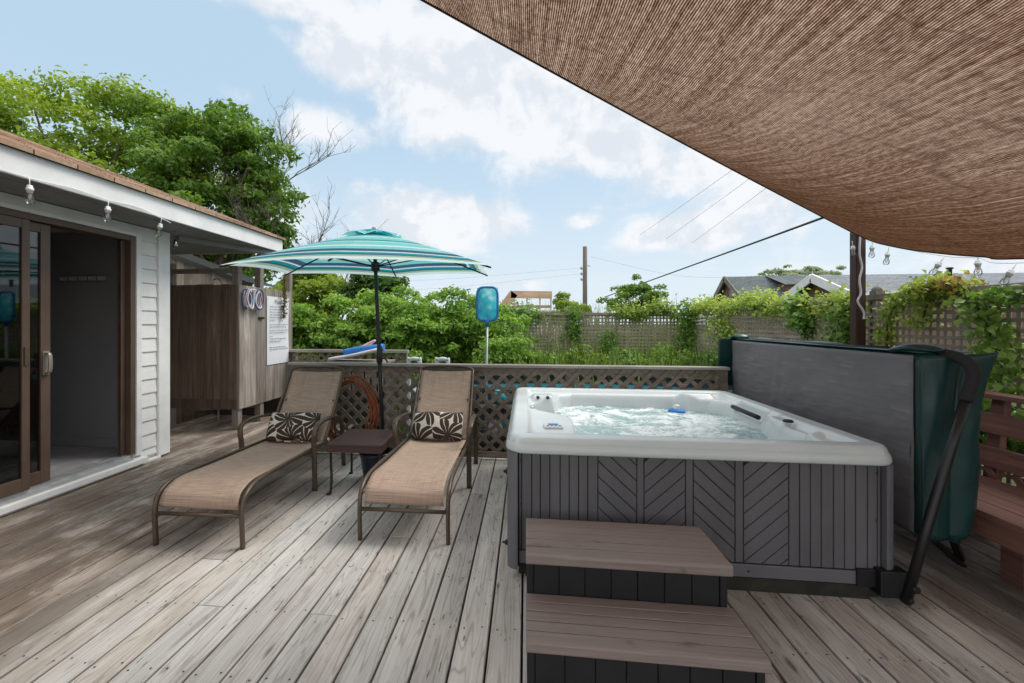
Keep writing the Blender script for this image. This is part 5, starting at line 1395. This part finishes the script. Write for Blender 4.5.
spray('climbing_vine','vine tangled across the right trellis above the folded cover',[(3.36,8.4,1.5),(3.35,8.0,1.2),(3.35,7.8,.9)],M['leaf_vine'],420,.085,GV,jit=.15,tint0=.5)
# back fence
spray('climbing_vine','green vine at the left end of the back trellis',[(-1.4,9.9,1.0),(-.9,9.9,1.5),(-.3,9.9,1.62),(.2,9.92,1.55)],M['leaf_big'],900,.10,GV,jit=.17,tint0=.45)
spray('climbing_vine','green vine hanging down the middle of the back trellis',[(1.0,9.9,1.72),(1.02,9.88,1.4),(.98,9.88,1.1)],M['leaf_big'],260,.10,GV,jit=.10,tint0=.42)
spray('climbing_vine','narrow green vine growing up the back trellis from below',[(1.75,9.9,.4),(1.72,9.88,.8),(1.75,9.88,1.15)],M['leaf_big'],340,.09,GV,jit=.11,tint0=.42)
spray('climbing_vine','light leafy vine over the top of the back trellis',[(1.9,9.95,1.68),(2.3,9.95,1.55),(2.7,9.93,1.72),(3.1,9.93,1.6)],M['leaf_vine'],620,.09,GV,jit=.14,tint0=.5)
spray('climbing_vine','vine filling the back corner where the two trellises meet',[(3.3,9.8,.6),(3.25,9.7,1.2),(3.3,9.75,1.75)],M['leaf_big'],700,.09,GV,jit=.15,tint0=.45)
spray('climbing_vine','dark vine at the foot of the right trellis behind the cover',[(3.3,9.2,.5),(3.3,8.2,.75),(3.3,7.4,.7),(3.3,6.8,.9)],M['leaf_big'],800,.10,GV,jit=.18,tint0=.4)
# red-green sprig over the notice
spray('hanging_sprig','reddish green trailing sprig hanging over the white notice',[(-3.66,6.55,2.12),(-3.65,6.53,1.92),(-3.66,6.55,1.75),(-3.665,6.54,1.60),(-3.665,6.55,1.47)],leafmat('red green sprig leaves',(.06,.05,.02),(.16,.14,.04),(.28,.14,.06)),170,.045,None,'plant',jit=.035,tint0=.5)
# tall grasses before the back trellis and rough growth beyond the railing
def blades(name,label,cat,x0,x1,y0,y1,n,h,zb=GZ):
    px_=rng.uniform(x0,x1,n); py_=rng.uniform(y0,y1,n); hh=h*rng.uniform(.5,1.15,n); az=rng.uniform(0,2*math.pi,n); ln=rng.uniform(.05,.35,n)
    w=.012+.012*rng.random(n)
    dx,dy=np.cos(az),np.sin(az); v=np.empty((n,5,3)); 
    for i,(t_,k) in enumerate(((0,1),(0,-1),(.6,1),(.6,-1),(1,0))):
        v[:,i,0]=px_+dx*ln*hh*t_*t_-dy*w*k*(1-.3*t_); v[:,i,1]=py_+dy*ln*hh*t_*t_+dx*w*k*(1-.3*t_); v[:,i,2]=zb+hh*t_*(1-.15*t_*ln)
    f_=[]; 
    for i in range(n): b_=i*5; f_+= [(b_,b_+1,b_+3,b_+2),(b_+2,b_+3,b_+4)]
    me=bpy.data.meshes.new(name); me.from_pydata(v.reshape(-1,3).tolist(),[],f_); me.update()
    at=me.attributes.new('tint','FLOAT_COLOR','POINT'); tt=np.repeat(rng.random(n),5); at.data.foreach_set('color',np.stack([tt,tt,tt,np.ones_like(tt)],1).reshape(-1).astype(np.float32))
    me.materials.append(M['blade']); o=bpy.data.objects.new(name,me); COL.objects.link(o); return stuff(o,label,cat)
blades('tall_grass','tall rough grass and weeds growing in front of the back trellis','grass',-.6,3.3,7.6,9.85,1500,1.55)
for i_,(x_,y_,w_,t_) in enumerate(((.35,9.3,.5,.86),(1.2,9.5,.5,.98),(2.0,9.3,.55,.84),(2.85,9.4,.5,1.0))):
    shrub(x_,y_,w_,t_,('leafy weeds at the foot of the back trellis right of the skimmer pole','taller leafy weeds at the middle of the back trellis','low leafy weeds before the back trellis over the tub','leafy weeds by the corner where the two trellises meet')[i_],4200,.095,('leaf_hedge','leaf_vine','leaf_big','leaf_hedge')[i_])
blades('dry_grass','feathery tall grass tops beyond the back trellis','grass',-.5,4.5,10.3,12.5,1500,2.35)
blades('yard_grass','grass growing below the deck behind the railing','grass',-3.0,3.2,5.0,7.6,3500,.45)

# ------------------------------------------------------------------ far houses, pole, cables, stairway
def gable_house(name,label,X,Yf,Yb,Yr,ze,zr,L,roof,wall,trim,over=.25):
    r=thing(name,label,'house',(X,Yr,GZ)); z0=GZ
    a,b=Yf-Yr,Yb-Yr; e=ze-z0; k=zr-z0
    m=MB(); m.prism([(a+over,0),(b-over,0),(b-over,e+.0),(0,k-.12),(a+over,e)],lambda p,q,t:(over+t,p,q),L); m.build('wall',wall,r)
    m=MB(); 
    for (y0_,z0_) in ((a,e-.05),(b,e-.05)):
        m.add([(0,y0_,z0_),(L,y0_,z0_),(L,0,k),(0,0,k),(0,y0_,z0_-.06),(L,y0_,z0_-.06),(L,0,k-.07),(0,0,k-.07)],[(0,1,2,3),(7,6,5,4),(0,3,7,4),(1,5,6,2),(0,4,5,1)])
    o=m.build('roof',roof,r); ul=o.data.uv_layers.new(name='UVMap')
    for l in o.data.loops: v=o.data.vertices[l.vertex_index].co; ul.data[l.index].uv=(v.x,v.y*1.1)
    m=MB()
    for y0_ in (a,b): m.bar((-.03,y0_,e-.14),(-.03,0,k-.09),.06,.28,up=(0,0,1))
    m.bb(-.02,L,a-.03,a-.002,e-.22,e-.04)
    m.build('barge_board',trim,r)
    return r,e,k
h1,e,k=gable_house('neighbour_house','grey roofed house with white gable trim beyond the trellis',9.5,14.7,18.3,16.5,2.36,3.0,16,M['roof_grey'],M['brown_wall'],M['white'])
m=MB(); m.bb(.2,.24,-.5,.5,e-.9,e-.25); m.build('window',M['dark_window'],h1)
for xx,hh in ((3.9,.22),(9.4,.30)):
    m=MB(); m.lathe([(.06,0),(.06,hh),(.09,hh),(.09,hh+.05),(0,hh+.06)],(xx,-.25,k-.1),12); m.build('vent_pipe',M['black'],h1)
h2,e,k=gable_house('neighbour_house','dark brown shingled house with grey green gable roof further away',11.0,24.9,28.6,26.9,2.75,3.98,12,M['roof_green'],M['brown_wall'],M['post_grey'])
m=MB()
dormer=m.prism([(-.9,0),(.9,0),(.9,.75),(-.9,.75)],lambda p,q,t:(3.2+p,-1.75+t,e-.05+q),1.4); dr=m.build('dormer',M['brown_wall'],h2)
m=MB(); m.add([(2.1,-1.95,e+.62),(4.4,-1.95,e+.62),(4.4,0,k+.02),(2.1,0,k+.02)],[(0,1,2,3)]); o=m.build('dormer_roof',M['roof_green'],dr); o.data.uv_layers.new(name='UVMap')
for xx in (2.7,3.7):
    m=MB(); m.bb(xx-.25,xx+.25,-1.775,-1.755,e+.1,e+.55); m.build('window',M['dark_window'],dr)
m=MB(); m.bb(.222,.244,-.75,-.05,e+.05,e+.55); m.build('window',M['dark_window'],h2)
# pole
up=thing('utility_pole','weathered wooden utility pole standing beyond the back trellis','utility pole',(3.15,25,GZ))
m=MB(); m.tube([(0,0,0),(0,0,3),(0,0,6.05)],.135,10,scale=[1,.93,.82]); m.build('shaft',M['pole'],up)
m=MB(); 
for z in (4.9,4.6,4.3): m.lathe([(.03,-.06),(.06,-.03),(.06,.03),(.02,.07),(0,.07)],(-.19,0,z),10); m.bar((-.2,0,z-.07),(0,0,z-.07),.04,.04)
m.bar((0,0,5.05),(.28,0,5.0),.04,.04); m.build('insulator',M['steel'],up)
def cable(name,label,pts,r,mat,group=None):
    b=V(pts[0]); m=MB(); m.tube([p-b for p in catmull(pts,12)],r,6); o=m.build(name,mat); o.location=b; tag(o,label,'cable',group)
A3=V((*atY(600,300,26)[:1],26,atY(600,300,26)[1])); B3=V((atY(660,277,22)[0],22,atY(660,277,22)[1])); C3=V((atY(822,218,9)[0],9,atY(822,218,9)[1])); D3=V((atY(960,167,5)[0],5,atY(960,167,5)[1]))
b3=B3.lerp(C3,.5); 
def pxpt(x,y,Y): a=atY(x,y,Y); return V((a[0],Y,a[1]))
cable('service_cable','thick black service cable sloping up behind the shade sail',[pxpt(605,297,26),pxpt(660,277,21),pxpt(740,248,14),pxpt(822,218,9.5),pxpt(960,167,6)],.024,M['cable'])
cable('power_line','thin upper wire running from the pole far to the left',[(3.0,25,4.35),(-6,27,4.0),(-16,29,4.2)],.0045,M['wire'],'thin power lines')
cable('power_line','thin lower wire running from the pole far to the left',[(3.0,25,4.05),(-6,27,3.45),(-16,29,3.5)],.0045,M['wire'],'thin power lines')
cable('power_line','thin wire running right from the pole towards the houses',[(3.4,25,4.95),(9,26,3.9),(16,27,4.2)],.005,M['wire'],'thin power lines')
for i,lab in enumerate(('leftmost of three thin wires rising behind the shade sail','middle one of three thin wires rising behind the shade sail','rightmost of three thin wires rising behind the shade sail')):
    cable('power_line',lab,[pxpt(640+26*i,235+4*i,24),pxpt(690+26*i,200+3*i,19),pxpt(760+26*i,150+2*i,14)],.006,M['wire'],'three thin wires behind the sail')
# elevated wooden stairway + white cabin beyond
sw=thing('wooden_stairway','new pale wood stair rail climbing above the back trellis','stairway',(-1.2,22,GZ))
q=lambda x,y:V((atY(x,y,22)[0]+1.2,0,atY(x,y,22)[1]-GZ))
m=MB(); m.bar(q(500,312),q(514,293),.12,.42,up=(0,0,1)); m.build('rail',M['new_wood'],sw)
m=MB(); m.bar(q(511,294.5),q(552,295),.12,.34,up=(0,0,1)); m.build('rail',M['new_wood'],sw)
m=MB()
for x_,y_ in ((502,308),(514,294),(527,294),(540,294),(551,295)): p=q(x_,y_); m.bb(p.x-.03,p.x+.03,.07,.13,0,p.z)
m.build('post',M['new_wood'],sw)
m=MB(); p0=q(500,322); p1=q(514,303)
for i in range(6): p=p0.lerp(p1,i/5); m.bb(p.x-.14,p.x+.14,.17,1.1,p.z-.04,p.z)
p2=q(552,305); m.bb(p1.x,p2.x,.17,1.1,p2.z-.1,p2.z); m.build('landing',M['new_wood'],sw)
cb=thing('white_cabin','small white cabin behind the pale wooden stair rail','cabin',(.1,24.5,GZ))
m=MB(); m.bb(-1.0,1.9,0,2,0,2.55); m.build('wall',M['white'],cb)
m=MB(); m.bb(-.3,.1,-.02,-.003,1.85,2.35); m.bb(.5,.9,-.02,-.003,1.85,2.35); m.build('window',M['dark_window'],cb)
m=MB(); m.bb(-1.1,2.0,-.1,2.1,2.552,2.62); m.build('roof',M['white'],cb)
